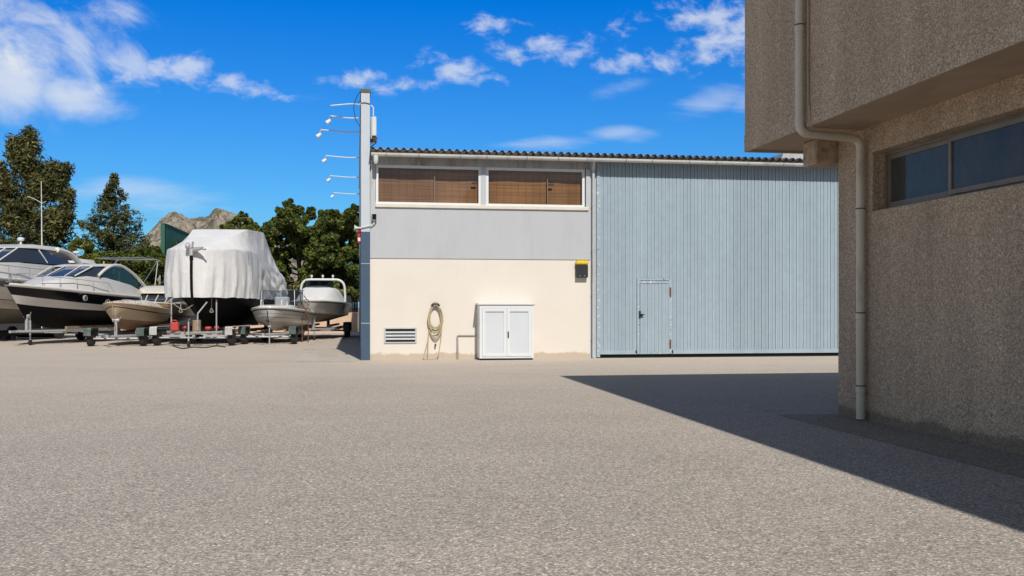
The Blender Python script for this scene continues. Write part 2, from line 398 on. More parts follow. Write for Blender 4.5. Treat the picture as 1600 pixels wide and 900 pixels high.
def fillet(pts, r, n=6):
    pts = [Vector(p) for p in pts]; out = [pts[0]]
    for i in range(1, len(pts)-1):
        a, b, c = pts[i-1], pts[i], pts[i+1]
        d0 = (a-b); d1 = (c-b); k = min(r, d0.length*.45, d1.length*.45)
        p0 = b+d0.normalized()*k; p1 = b+d1.normalized()*k
        for j in range(n+1):
            t = j/n; out.append(p0*(1-t)**2+b*2*t*(1-t)+p1*t*t)
    out.append(pts[-1]); return out

# ================================================================== SETTING
b_ = MB(); b_.add([(-3000, -3000, -.006), (3000, -3000, -.006), (3000, 3000, -.006), (-3000, 3000, -.006)], [(0, 1, 2, 3)])
tag(b_.build('ground', M['earth']), 'dry earth stretching away beyond the yard', 'ground', kind='structure')
b_ = MB(); b_.add([(-60, -40, 0), (60, -40, 0), (60, 58.2, 0), (-60, 58.2, 0)], [(0, 1, 2, 3)])
tag(b_.build('yard_surface', M['asphalt']), 'sun bleached asphalt yard in front of the boats and the hangar', 'yard', kind='structure')
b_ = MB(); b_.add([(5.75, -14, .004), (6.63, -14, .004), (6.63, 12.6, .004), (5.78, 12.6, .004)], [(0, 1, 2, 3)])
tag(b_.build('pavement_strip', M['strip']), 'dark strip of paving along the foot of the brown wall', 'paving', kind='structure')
# pale slabs by the pillar
b_ = MB()
s0 = [G(470, 564), G(500, 549), G(552, 549), G(561, 562)]
for (xa, ya, xb, yb) in ((-1.75, 26.9, -1.12, 31.6), (-1.1, 26.9, -.02, 28.3), (-1.1, 30.4, -.02, 31.6), (-.55, 28.32, -.02, 30.38)):
    b_.add([(xa, ya, .004), (xb, ya, .004), (xb, yb, .004), (xa, yb, .004)], [(0, 1, 2, 3)])
tag(b_.build('pavement_slab', M['concrete']), 'pale concrete slabs at the foot of the pillar', 'paving', kind='structure')

# mountain
def mountain():
    b = MB(); nx, ny = 300, 90
    Dm = 900.0
    prof = [(-400, 460), (60, 440), (150, 415), (195, 398), (215, 376), (225, 362), (238, 348), (250, 338), (260, 332), (272, 325), (280, 328), (294, 334), (308, 337), (322, 337), (330, 331), (336, 326), (352, 325), (362, 327), (372, 331), (382, 338), (400, 352), (430, 372), (500, 390), (600, 410), (760, 430)]
    def top(px):
        for (a, ya), (c, yc) in zip(prof, prof[1:]):
            if a <= px <= c: return ya+(yc-ya)*(px-a)/(c-a)
        return 430
    for j in range(ny):
        f = j/(ny-1)
        for i in range(nx):
            px = 120+400*i/(nx-1)
            t = Dm+f*420
            p = P(px, 480, t)
            ridge = (480-top(px))/1500*(Dm+250)
            k = f/.6 if f < .6 else 1-(f-.6)/.4*.8
            n = mnoise.fractal(Vector((p.x*.016, p.y*.012, 3.1)), .8, 2.1, 7)
            rd = mnoise.ridged_multi_fractal(Vector((p.x*.022+.4*n, p.y*.010, 7.7)), .85, 2.2, 6, .9, 2.0)
            fine = mnoise.fractal(Vector((p.x*.09, p.y*.06, 1.3)), .7, 2.1, 4)
            w_ = k*(1.0 if f < .5 else .45 if f > .58 else .7)
            z = ridge*(k**.72)+(n*9+(rd-1.1)*11+fine*6)*w_
            b.v.append((p.x, p.y, max(z, -3)))
    for j in range(ny-1):
        for i in range(nx-1):
            a = j*nx+i; b.f.append((a, a+1, a+nx+1, a+nx)); b.mi.append(0)
    tag(b.build('mountain', M['rock']), 'bare grey rocky mountain rising beyond the trees', 'mountain', kind='structure')
mountain()

# ================================================================== WAREHOUSE
FY = 27.5
wh = thing('warehouse', 'long warehouse with cream wall, grey upper band and pale blue corrugated hangar door', 'warehouse', (0, 0, 0))
zb = W(750, 404, FY).z; zs = W(750, 324, FY).z; zw1 = W(750, 263.5, FY).z; zt = W(750, 250, FY).z
xl = W(578, 480, FY).x; xr = W(922, 480, FY).x
xd0 = W(932, 480, FY).x; xd1 = 15.4; XE = 23.0; YB = 52.0
b = MB(); b.box(xl+.004, xr, FY, FY+.25, 0, zb-.02); b.build('lower_wall', M['creamwall'], wh)
b = MB(); b.box(xl+.004, xr, FY-.022, FY+.25, zb-.012, zs-.05); b.build('upper_wall', M['upper'], wh)
b = MB(); b.box(xl+.004, xr-.01, FY-.008, FY+.2, zb-.02, zb-.012); b.build('wall_joint', M['fascia'], wh)
# fascia and jambs around windows
xw0 = W(588, 290, FY).x; xw1 = W(914, 290, FY).x
b = MB(); b.box(xl+.004, xr, FY+.02, FY+.25, zw1+.05, zt+.22); b.build('fascia', M['fascia'], wh)
b = MB(); b.box(xl+.006, xw0-.03, FY-.012, FY+.25, zs-.05, zw1+.05); b.build('jamb', M['trimgrey'], wh)
b = MB(); b.box(xw1+.03, xr, FY-.012, FY+.25, zs-.05, zw1+.05); b.build('jamb', M['trimgrey'], wh)
b = MB(); b.box(xw0-.03, xw1+.1, FY-.075, FY+.22, zs-.05, zs+.055, bev=.012); b.build('sill', M['sill'], wh)
# windows
for k, (pa, pb) in enumerate(((587, 752), (759.5, 914))):
    xa, xb = W(pa, 290, FY).x, W(pb, 290, FY).x
    z0, z1 = zs+.057, zw1+.048
    w = .075
    f = MB(); y0, y1 = FY+.03, FY+.12
    f.box(xa, xa+w, y0, y1, z0, z1); f.box(xb-w, xb, y0, y1, z0, z1)
    f.box(xa+w, xb-w, y0, y1, z1-w, z1); f.box(xa+w, xb-w, y0, y1, z0, z0+w*.8)
    xm = xa+(xb-xa)*(.555 if k == 0 else .62)
    fr = f.build('window', M['whitealu'], wh)
    mb_ = MB(); mb_.box(xm-.009, xm+.009, FY+.062, FY+.084, z0+w*.8, z1-w); mb_.build('glass_seam', M['bronze'], fr)
    g = MB(); g.box(xa+w, xb-w, FY+.07, FY+.076, z0+w*.8, z1-w); g.build('pane', M['glass'], fr)
    bl = MB(); nxx = 40; zz0, zz1 = z0+.01, z1-.02
    # two hanging blinds side by side, slightly uneven
    for (ba, bb_, dy) in ((xa+w*.7, xm-.01, .17), (xm+.012, xb-w*.7, .19)):
        rr = []
        for i in range(25):
            x = ba+(bb_-ba)*i/24
            rr.append([(x, FY+dy+.012*math.sin(x*5+k)+.006*math.sin(x*17), zz0), (x, FY+dy+.012*math.sin(x*5+k+1), zz1)])
        bl.loft(rr, closed=False)
    bl.build('blind', M['blind'], fr)
    h = MB(); hx = xb-w-.2 if k == 0 else xm+.02
    h.box(hx, hx+.16, FY+.045, FY+.068, z0+.62, z0+.67); h.build('catch', M['blackplastic'], fr)
# room behind windows
b = MB(); b.box(xw0, xw1, FY+.34, FY+.36, zs-.05, zw1+.1); b.build('inner_wall', M['room'], wh)
b = MB(); b.box(W(751, 290, FY).x+.01, W(760, 290, FY).x-.01, FY+.015, FY+.13, zs+.057, zw1+.048); b.build('mullion', M['trimgrey'], wh)
# corner post between wall and door
b = MB(); b.box(xr+.002, xd0-.005, FY+.03, FY+.3, 0, zt+.2); b.build('corner_post', M['pillarblue'] if 0 else M['trimgrey'], wh)
# thin downpipe
xp = W(927.5, 400, FY-.08).x
b = MB(); b.tube(fillet([(xp-.04, FY-.30, zt+.02), (xp-.04, FY-.30, zt-.06), (xp, FY-.06, zt-.2), (xp, FY-.06, .02)], .06), .042, n=10)
for z in (.6, 1.9, 3.2, 4.5): b.lathe([(.05, -.02), (.05, .02)], 'z', (xp, FY-.06, z), 10)
b.build('downpipe', M['pvc'] if 0 else M['trimgrey'], wh, True)
# hangar door
zdt = zt+.02; zd0 = .11
wx0, wx1 = W(995, 490, FY).x, W(1049, 490, FY).x; wz1 = W(1020, 435, FY).z; wz0 = W(1020, 552.5, FY).z
def corrug(xa, xb, z0, z1, y, dep=.026, per=.224, jit=True, mi=0):
    """vertical-ribbed sheet: wide flat, thin deep groove, shallow mid groove"""
    pr = []; x = math.floor(xa/per)*per
    while x < xb+per:
        for dx, dd in ((0, 0), (.044, 0), (.048, .25), (.054, .25), (.058, 0), (.094, 0), (.099, .75), (.111, .75), (.116, 0), (.156, 0), (.160, .25), (.166, .25), (.170, 0), (.200, 0), (.206, 1.0), (.219, 1.0), (.224, 0)):
            xx = x+dx
            if xa <= xx <= xb: pr.append((xx, y+dd*dep))
        x += per
    pr = [(xa, y)]+pr+[(xb, y)]
    bb = MB(); nz = 2
    rings = [[(px_, py_, z0), (px_, py_, z1)] for px_, py_ in pr]
    bb.loft(rings, mi, closed=False); return bb
b = corrug(xd0+.1, wx0-.004, zd0+.11, zdt, FY-.01)
for bb in (corrug(wx0-.004, wx1+.004, wz1+.004, zdt, FY-.01), corrug(wx1+.004, xd1, zd0+.11, zdt, FY-.01)):
    b.add(bb.v, bb.f)
hd = b.build('hangar_door', M['door'], wh)
b = MB(); b.box(xd0+.1, wx0-.05, FY-.03, FY+.02, zd0, zd0+.11); b.box(wx1+.05, xd1, FY-.03, FY+.02, zd0, zd0+.11); b.build('bottom_rail', M['door'], hd)
b = MB(); b.box(wx0-.05, wx1+.05, FY-.028, FY+.02, zd0, wz0); b.build('threshold', M['doorworn'], hd)
b = MB(); b.box(xd0, xd0+.1, FY-.03, FY+.04, .03, zdt); b.build('edge_frame', M['doorworn'], hd)
b = MB(); b.box(xd1, xd1+.12, FY-.03, FY+.04, .03, zdt); b.build('edge_frame', M['doorworn'], hd)
wd = corrug(wx0+.075, wx1-.085, wz0+.03, wz1-.15, FY-.018, .02)
wdo = wd.build('wicket_door', M['door'], hd)
b = MB(); b.box(wx0, wx0+.075, FY-.038, FY, wz0, wz1); b.box(wx1-.085, wx1, FY-.038, FY, wz0, wz1)
b.box(wx0+.075, wx1-.085, FY-.036, FY, wz1-.06, wz1); b.box(wx0+.075, wx1-.085, FY-.03, FY, wz1-.145, wz1-.075); b.box(wx0+.075, wx1-.085, FY-.032, FY, wz0, wz0+.03)
b.build('door_frame', M['doorworn'], hd)
b = MB(); b.box(wx0+.075, wx1-.085, FY-.012, FY+.02, wz1-.075, wz1-.06); b.box(wx0+.075, wx0+.085, FY-.03, FY-.005, wz0+.03, wz1-.15); b.build('door_gap', M['darkgap'], hd)
for zc in (wz0+.28, wz1-.4):
    b = MB(); b.box(wx1-.07, wx1-.02, FY-.05, FY-.037, zc-.13, zc+.13); b.tube([(wx1-.045, FY-.055, zc-.14), (wx1-.045, FY-.055, zc+.14)], .012); b.build('hinge', M['rust'], hd)
zh = W(1003, 491, FY).z
b = MB(); b.box(wx0+.05, wx0+.11, FY-.055, FY-.036, zh-.12, zh+.1); b.tube([(wx0+.08, FY-.05, zh), (wx0+.08, FY-.10, zh), (wx0+.21, FY-.10, zh-.01)], .016); b.box(wx0+.1, wx0+.17, FY-.06, FY-.02, zh-.06, zh-.01)
b.build('handle', M['blackplastic'], hd)
b = MB(); b.box(xd0, xd1+.1, FY+.05, FY+.12, 0, .12); b.build('floor_gap', M['darkgap'], wh)
b = MB(); b.box(xd0, XE, FY+.08, FY+.3, .12, zt+.2); b.build('hall_wall', M['fascia'], wh)
b = MB(); b.box(xd1+.12, XE, FY-.02, FY+.08, 0, zt+.1); b.build('end_wall', M['upper'], wh)
# lintel above door, in the eaves shade
b = MB(); b.box(xd0, xd1+.1, FY-.005, FY+.079, zdt, zt+.22); b.build('lintel', M['fascia'], wh)
# vent
va, vb = W(600, 512, FY), W(651, 536, FY)
b = MB(); x0, x1, z1, z0 = va.x, vb.x, va.z, vb.z
b.box(x0, x1, FY-.03, FY+.01, z1-.035, z1); b.box(x0, x1, FY-.03, FY+.01, z0, z0+.035); b.box(x0, x0+.045, FY-.029, FY+.01, z0+.035, z1-.035); b.box(x1-.045, x1, FY-.029, FY+.01, z0+.035, z1-.035)
ve = b.build('vent', M['ventframe'], wh)
b = MB(); b.box(x0+.045, x1-.045, FY-.006, FY-.002, z0+.03, z1-.03); b.build('vent_back', M['darkgap'], ve)
b = MB()
for i in range(3):
    zc = z0+.035+(z1-z0-.07)*(i+1)/4
    b.add([(x0+.045, FY-.027, zc-.03), (x1-.045, FY-.027, zc-.03), (x1-.045, FY-.020, zc+.022), (x0+.045, FY-.020, zc+.022), (x0+.045, FY-.016, zc-.03), (x1-.045, FY-.016, zc-.03), (x1-.045, FY-.010, zc+.022), (x0+.045, FY-.010, zc+.022)], [(0, 1, 2, 3), (7, 6, 5, 4), (0, 4, 5, 1), (3, 2, 6, 7)])
b.build('louvre', M['ventframe'], ve)
# roof
b = MB(); rings = []
xx = xl-.0
amp, per = .043, .215
n = int((XE+.2-xx)/per*8)
pr = [xx+per*i/8 for i in range(n)]
ez = W(750, 236.0, FY-.28).z
def rf(x, y, dz): return (x, y, ez+dz+(y-FY)*.05+amp*math.cos(2*math.pi*x/per))
rings = [[rf(x, FY-.45, 0), rf(x, FY+6, 0), rf(x, YB+.2, 0)] for x in pr]
b.loft(rings, closed=False)
ro = b.build('roof', M['roof'], wh, True)
b = MB(); rings = [[rf(x, FY-.45, 0), rf(x, FY-.45, -.012), rf(x, YB, -.012)] for x in pr]; b.loft(rings, closed=False); b.build('roof_underside', M['roof'], ro)
b = MB(); p0 = W(1222, 240, 36); p1 = W(1290, 240, 36)
b.loft([[(p0.x-.35, 36, ez+.3), (p0.x+.05, 36, p0.z+.02), (p1.x, 36, p0.z+.1), (p1.x+.2, 36, ez+.3)], [(p0.x-.35, 40, ez+.3), (p0.x+.05, 40, p0.z+.05), (p1.x, 40, p0.z+.13), (p1.x+.2, 40, ez+.3)]], 0, True, True, True)
b.build('roof_vent', M['skylight'], ro)
# gutter
gz = W(750, 243.5, FY-.36).z
b = MB(); rings = []
for x in (xl+.03, XE):
    rings.append([(x, FY-.36+.085*math.cos(q), gz+.085*math.sin(q)) for q in [R(180+180*i/10) for i in range(11)]]+[(x, FY-.29, gz+.01), (x, FY-.43, gz+.01)])
b.loft(rings, 0, True, True)
gu = b.build('gutter', M['gutter'], wh, True)
for i in range(18):
    x = xl+.5+i*.98+random.uniform(-.2, .2)
    if x > 14.6: break
    b = MB(); rings = [[(x+dx, FY-.36+.092*math.cos(q), gz+.092*math.sin(q)) for q in [R(180+180*i/10) for i in range(11)]] for dx in (0, .035)]
    b.loft(rings, 0, True, True); b.build('gutter_bracket', M['fascia'], gu)
b = MB(); b.lathe([(.07, 0), (.07, -.16), (.045, -.24)], 'z', (xl+.16, FY-.36, gz-.06), 12); b.build('gutter_outlet', M['gutter'], gu, True)
# soffit strip
b = MB(); b.box(xl+.02, XE, FY-.27, FY+.018, zt+.19, zt+.215); b.build('eaves_board', M['fascia'], wh)
# other outer walls
b = MB(); b.box(XE-.2, XE, FY+.3, YB, 0, zt+.2); b.build('side_wall', M['upper'], wh)
b = MB(); b.box(xl+.01, XE-.2, YB-.2, YB, 0, zt+.8); b.build('back_wall', M['upper'], wh)

# tall sign wall on the left (blue foot, pale top)
xs0 = W(564.0, 480, FY-.05).x; xs1 = xl
zp = W(571, 140, FY).z; zbl = W(571, 362, FY).z
sw = thing('sign_wall', 'tall narrow end of a sign wall, pale above and blue-grey at its foot', 'wall', (0, 0, 0))
b = MB(); b.box(xs0, xs1, FY-.06, 50, 0, zbl-.004, bev=0); b.build('wall_foot', M['pillarblue'], sw)
b = MB(); b.box(xs0+.003, xs1-.003, FY-.057, 50, zbl-.004, zp-.09); b.build('wall_top', M['pillartop'], sw)
b = MB(); b.box(xs0-.02, xs1+.02, FY-.08, 50, zp-.09, zp); b.build('coping', M['cap'], sw)
b = MB()
for py in (412, 505): 
    z = W(571, py, FY).z; b.box(xs0+.002, xs1-.002, FY-.065, FY-.058, z-.008, z+.008)
b.build('joint_strip', M['trimgrey'], sw)

# sign lamps on arms
def lamp(Y, z, ln, label, head=True, bend=0):
    t = thing('sign_lamp', label, 'lamp', (xs0, Y, z), 0, 'lamps on arms along the sign wall')
    b = MB()
    pts = [(0, 0, 0), (-ln*.35, 0, -.02+bend), (-ln, 0, .03 if not bend else -.06)]
    b.tube(fillet(pts, .2), .017, n=8); b.build('arm', M['poleW'], t, True)
    b = MB(); b.lathe([(.06, -.03), (.06, 0)], 'x', (0, 0, 0), 12); b.build('wall_plate', M['galv'], t)
    if head:
        b = MB(); b.tube([(-ln, 0, .03), (-ln-.02, 0, -.06), (-ln-.04, .0, -.09)], [.022, .03, .03]); b.build('swivel', M['galv'], t, True)
        b = MB(); b.lathe([(.03, .10), (.07, .05), (.085, -.06), (.10, -.14), (.09, -.15)], 'z', (0, 0, 0), 16)
        h = b.build('lamp_head', M['whitepaint'], t, True); h.location = (-ln-.04, 0, -.12); h.rotation_euler = (0, R(48), 0); h.scale = (.7, .7, .62)
    return t
lamp(27.65, W(555, 163, 27.65).z, .85, 'bare lamp arm without a head, topmost on the sign wall', False, .03)
lamp(27.95, W(555, 184, 27.95).z, .86, 'white lamp just below the bare arm, on the second arm of the sign wall')
zl = W(555, 203, 27.9).z
lamp(28.3, zl+.02, 1.14, 'biggest lamp with a drooping head, third from the top of the sign wall')
lamp(33.0, zl, 1.14, 'lamp at mid height of the sign wall, below the wide gap between arms')
lamp(38.0, zl, 1.14, 'second lowest lamp of the sign wall, thin arm above the tree tops')
lamp(43.6, zl, 1.14, 'lowest and faintest lamp, farthest back on the sign wall')
b = MB(); a = W(553, 163, 27.5); b.tube(fillet([(xs0-.02, FY-.02, 7.6), (xs0-.12, FY-.03, 7.45), (xs0-.22, FY-.02, 7.15), (xs0-.13, FY-.03, 6.75), (xs0-.02, FY-.02, 6.6)], .15), .01)
b.tube(fillet([(xs0-.02, FY-.02, 7.35), (xs0-.1, FY-.06, 7.25), (xs1*.6, FY-.075, 7.28), (xs1+.02, FY-.07, 7.24)], .05), .01)
tag(b.build('power_cable', M['blackplastic'], None, True), 'thin loose cable looping around the top of the sign wall', 'cable')
# AC unit on the right face of the sign wall
ac = thing('air_conditioner', 'white outdoor air conditioner bracketed high on the sign wall', 'air conditioner', (xs1, 27.75, W(580, 219, 27.75).z))
b = MB(); b.box(.05, .19, 0, .75, .12, .68, bev=.02); b.build('housing', M['whitepaint'], ac)
b = MB(); b.box(.02, .062, -.005, .7, .05, .66); b.build('grille', M['fascia'], ac)
for y in (.06, .62):
    b = MB(); b.box(0, .22, y, y+.04, .05, .10); b.tube([(0, y+.02, -.12), (.2, y+.02, .05)], .015); b.build('bracket', M['rust'], ac)
b = MB(); b.tube(fillet([(.1, .02, .7), (.1, .02, .95), (.02, .02, 1.0)], .1), .02); b.build('refrigerant_pipe', M['whitepaint'], ac)
# conduit, floodlight, horn, red box
b = MB(); xq = W(583.5, 300, FY).x
b.tube(fillet([(xq-.05, FY-.05, zt-.1), (xq-.05, FY-.05, W(583, 342, FY).z), (xq+.05, FY-.08, W(583, 349, FY).z), (xq-.1, FY-.1, W(583, 353, FY).z), (xs0-.08, FY-.1, W(560, 357, FY).z)], .12), .016)
tag(b.build('wall_conduit', M['gutter'], None, True), 'pale conduit running down beside the window and across the pillar', 'conduit')
fl = thing('floodlight', 'small floodlight on the wall at the foot of the pale conduit', 'floodlight', (xq+.02, FY-.02, W(583, 345, FY).z))
b = MB(); b.box(-.07, .07, -.14, -.04, 0, .2, bev=.02); b.build('housing', M['alu'], fl)
b = MB(); b.box(-.055, .055, -.148, -.141, .02, .18); b.build('lens', M['glassdark'], fl)
b = MB(); b.box(-.02, .02, -.05, 0, -.12, .05); b.build('bracket', M['galv'], fl)
hn = thing('wall_loudspeaker', 'small white horn loudspeaker jutting out of the pillar above the red box', 'loudspeaker', (xs0, FY, W(560, 356, FY).z))
b = MB(); b.lathe([(.02, 0), (.025, -.08), (.05, -.14), (.09, -.18), (.085, -.185)], 'x', (0, 0, 0), 14); b.build('horn', M['whitepaint'], hn, True)
b = MB(); b.box(-.06, .0, -.02, .02, -.03, .03); b.build('bracket', M['galv'], hn)
rb = thing('alarm_box', 'red alarm box on the left edge of the pillar', 'alarm', (xs0, FY+.1, W(560, 380, FY).z))
b = MB(); b.box(-.10, 0, -.08, .2, 0, .42, bev=.02); b.build('housing', M['redbox'], rb)
b = MB(); b.box(-.085, -.015, -.088, -.081, .06, .16); b.build('label_plate', M['whitepaint'], rb)

# cabinet
cab = thing('utility_cabinet', 'white two-door cabinet standing against the cream wall', 'cabinet', (0, 0, 0))
cy = FY-.62
cx0, cx1 = W(749.5, 520, cy).x, W(834, 520, cy).x; cz = W(790, 475, cy).z
b = MB(); b.box(cx0, cx1, cy+.03, FY-.002, .05, cz-.03); b.build('body', M['whitealu'], cab)
b = MB(); b.box(cx0-.05, cx1+.05, cy-.04, FY-.004, cz-.028, cz+.03, bev=.012); b.build('top', M['whitealu'], cab)
b = MB(); b.box(cx0+.02, cx1-.02, cy+.05, FY-.01, .0, .05); b.build('plinth', M['blackplastic'], cab)
b = MB(); w = .07
b.box(cx0, cx0+w, cy-.0, cy+.028, .055, cz-.03); b.box(cx1-w, cx1, cy, cy+.028, .055, cz-.03); b.box(cx0+w, cx1-w, cy, cy+.028, cz-.11, cz-.03); b.box(cx0+w, cx1-w, cy, cy+.028, .055, .10)
b.build('frame', M['whitealu'], cab)
xm = (cx0+cx1)/2
for (a, c) in ((cx0+w+.004, xm-.003), (xm+.003, cx1-w-.004)):
    b = MB(); q = .085; zA, zB = .105, cz-.115
    b.box(a, a+q, cy-.018, cy+.022, zA, zB, bev=.005); b.box(c-q, c, cy-.018, cy+.022, zA, zB, bev=.005); b.box(a+q, c-q, cy-.017, cy+.022, zB-q, zB); b.box(a+q, c-q, cy-.017, cy+.022, zA, zA+q)
    d = b.build('door', M['whitealu'], cab)
    b = MB(); b.box(a+q, c-q, cy+.004, cy+.016, zA+q, zB-q); b.build('panel', M['doorpanel'], d)
    b = MB(); b.box(a+q, c-q, cy-.012, cy+.003, zB-q-.03, zB-q-.002); b.build('top_bead', M['trimgrey'], d)
b = MB(); hz = W(793, 523, cy).z; b.box(xm+.02, xm+.055, cy-.04, cy-.019, hz-.09, hz+.09, bev=.006); b.box(xm+.028, xm+.046, cy-.07, cy-.04, hz-.05, hz+.07, bev=.006); b.build('handle', M['blackplastic'], cab)
# copper/grey pipe at cabinet
b = MB(); pz = W(714, 524, FY).z; px_ = W(714, 524, FY).x
b.tube(fillet([(cx0-.02, FY-.035, pz), (px_, FY-.035, pz), (px_, FY-.035, .02)], .05), .016)
b.tube([(px_+.03, FY-.02, pz-.05), (px_+.035, FY-.025, .02)], .008)
tag(b.build('water_pipe', M['fascia'], None, True), 'thin grey pipe bending down to the ground beside the cabinet', 'pipe')

# hose
hs = thing('garden_hose', 'coiled tan hose hanging on the cream wall', 'hose', (W(680, 478, FY).x, FY, W(680, 478, FY).z))
b = MB()
for i in range(7):
    rx = .165+.012*(i % 4)+random.uniform(-.012, .012); dr = .60+.075*i*.8+random.uniform(-.03, .03); y = -.07-.011*(i % 5)
    pts = []
    for k in range(33):
        q = 2*math.pi*k/32
        zc = math.cos(q)
        pts.append((rx*math.sin(q)*(1.0 if zc > 0 else 1+.02), y+.012*math.sin(q*2+i), -dr/2+dr/2*zc+.012))
    b.tube(pts, .0135, n=7, cap=False)
b.build('coil', M['hose'], hs, True)
hz0 = hs.location.z
b = MB(); b.tube(fillet([(-.17, -.06, -.35), (-.19, -.06, -.9), (-.33, -.08, -hz0+.12), (-.34, -.2, -hz0+.016), (-.1, -.28, -hz0+.016), (.08, -.12, -hz0+.10), (.17, -.06, -.9), (.19, -.06, -.4)], .25, 8), .0135, n=7)
b.tube(fillet([(-.15, -.07, -.5), (-.21, -.06, -1.0), (-.22, -.08, -hz0+.02)], .2), .0135, n=7)
b.build('tail', M['hose'], hs, True)
b = MB(); b.tube(arc((0, -.08, -.05), .1, 20, 160, 8), .05, n=8); b.box(-.03, .03, -.08, 0, -.02, .02); b.build('hook', M['blackplastic'], hs)
b = MB(); b.tube([(0, 0, -1.12), (0, -.07, -1.12)], .014); b.lathe([(.02, -.04), (.03, 0), (.02, .04)], 'z', (0, -.075, -1.12), 8); b.build('tap', M['rust'], hs)
# post box
pb = thing('wall_box', 'black box with a yellow lid fixed high on the cream wall', 'box', (0, 0, 0))
q0, q1 = W(899, 409, FY), W(917, 434, FY)
b = MB(); b.box(q0.x, q1.x, FY-.16, FY-.01, q1.z, q0.z-.09, bev=.015); b.build('body', M['blackplastic'], pb)
b = MB(); b.box(q0.x-.01, q1.x+.01, FY-.185, FY-.008, q0.z-.088, q0.z+.03, bev=.03); b.build('lid', M['yellow'], pb)
b = MB(); b.box(q0.x+.03, q1.x-.03, FY-.01, FY-.001, q1.z-.06, q1.z+.1); b.build('back_plate', M['whitepaint'], pb)
for x in (q0.x+.1, q1.x-.1):
    b = MB(); b.lathe([(.012, -.162), (.012, -.158)], 'y', (x, FY, q1.z+.05), 8); b.build('screw', M['alu'], pb)

# ================================================================== BROWN BUILDING (right)
XW, XO, YC, YO = 6.63, 5.75, 12.5, 13.7
ZS, ZT = 3.86, 6.86
bb = thing('brown_building', 'brown roughcast building with an overhanging upper storey', 'building', (0, 0, 0))
ry0, ry1, rz0, rz1 = 4.2, 11.6, 2.75, 3.52
b = MB()
b.box(XW, XW+.3, -14, YC, 0, rz0); b.box(XW, XW+.3, ry1, YC, rz0, ZS+.05); b.box(XW, XW+.3, -14, ry1, rz1, ZS+.05); b.box(XW, XW+.3, -14, ry0, rz0, rz1)
b.box(XW+.3, 18, YC-.3, YC, 0, ZS+.05); 
lw = MB(); lw.v, lw.f, lw.mi = b.v, b.f, b.mi
# one clean wall skin with the opening, thickness inward
def wallskin():
    q = MB()
    ys = [-14, ry0, ry1, YC]; zs_ = [0, rz0, rz1, ZS+.05]
    for i in range(3):
        for j in range(3):
            if i == 1 and j == 1: continue
            q.add([(XW, ys[i], zs_[j]), (XW, ys[i+1], zs_[j]), (XW, ys[i+1], zs_[j+1]), (XW, ys[i], zs_[j+1])], [(0, 1, 2, 3)])
    d = .30
    q.add([(XW, ry0, rz0), (XW, ry1, rz0), (XW, ry1, rz1), (XW, ry0, rz1), (XW+d, ry0, rz0), (XW+d, ry1, rz0), (XW+d, ry1, rz1), (XW+d, ry0, rz1)],
          [(0, 1, 5, 4), (1, 2, 6, 5), (2, 3, 7, 6), (3, 0, 4, 7)])
    q.add([(XW, YC, 0), (18, YC, 0), (18, YC, ZS+.05), (XW, YC, ZS+.05), (18, -14, 0), (18, -14, ZS+.05), (XW, -14, 0), (XW, -14, ZS+.05)], [(0, 1, 2, 3), (1, 4, 5, 2), (4, 6, 7, 5)])
    return q
wallskin().build('wall', M['roughcast'], bb)
b = MB()
b.add([(XO, -14.5, ZS-.03), (XO, YO, ZS-.03), (XO, YO, ZS+.22), (XO, -14.5, ZS+.22), (18.5, YO, ZS-.03), (18.5, YO, ZS+.22), (18.5, -14.5, ZS-.03), (18.5, -14.5, ZS+.22)], [(0, 1, 2, 3), (1, 4, 5, 2), (6, 0, 3, 7), (4, 6, 7, 5)])
up = MB(); up.box(XO+.006, 18.5, -14.5, YO-.006, ZS+.222, ZT); up.build('upper_storey', M['roughcast'], bb)
b.build('lower_band', M['roughcast'], bb)
b = MB(); b.box(XO+.06, 18.4, -14.4, YO-.06, ZS, ZS+.2); b.build('soffit', M['soffit'], bb)
b = MB(); b.box(XO+.003, XO+.058, -14.4, YO-.003, ZS-.028, ZS+.05); b.box(XO+.058, 18.4, YO-.058, YO-.003, ZS-.028, ZS+.05); b.build('drip_edge', M['soffit'], bb)
b = MB(); b.box(XW-.33, XW+.3, YC+.03, YC+.42, ZS-.36, ZS-.002, bev=.025); b.build('beam', M['beam'], bb)
b = MB(); b.box(XO-.62, 18.6, -14.6, YO-.06, ZT, ZT+.10); b.build('roof_coping', M['soffit'], bb)
# window: sliding sashes in a bronze frame
wf = MB(); fx0, fx1 = XW+.17, XW+.24
wf.box(fx0, fx1, ry0, ry1, rz0+.002, rz0+.05); wf.box(fx0, fx1, ry0, ry1, rz1-.05, rz1-.002); wf.box(fx0, fx1, ry1-.05, ry1-.002, rz0+.05, rz1-.05); wf.box(fx0, fx1, ry0+.002, ry0+.05, rz0+.05, rz1-.05)
win = wf.build('window', M['bronze'], bb)
edges = [(ry1-.05, 10.17, .02), (10.19, 8.6, -.03), (8.58, 7.0, .02), (6.98, 5.5, -.03), (5.48, ry0+.05, .02)]
for (ya, yb, dx) in edges:
    b = MB(); x0, x1 = fx0+dx, fx0+dx+.045; e = .055; za, zc = rz0+.052, rz1-.052
    b.box(x0, x1, ya-e, ya, za, zc); b.box(x0, x1, yb, yb+e, za, zc); b.box(x0, x1, yb+e, ya-e, za, za+e); b.box(x0, x1, yb+e, ya-e, zc-e, zc)
    b.build('sash', M['bronze'], win)
    b = MB(); b.box(x0+.018, x0+.024, yb+e, ya-e, za+e, zc-e); b.build('pane', M['glassdusty'], win)
b = MB(); b.box(XW-.03, XW+.168, ry0, ry1-.002, rz0-.03, rz0+.001); 
b = MB(); b.box(XW+.25, XW+2.2, ry0-.1, ry1-.3, rz0-.8, rz1+.1)
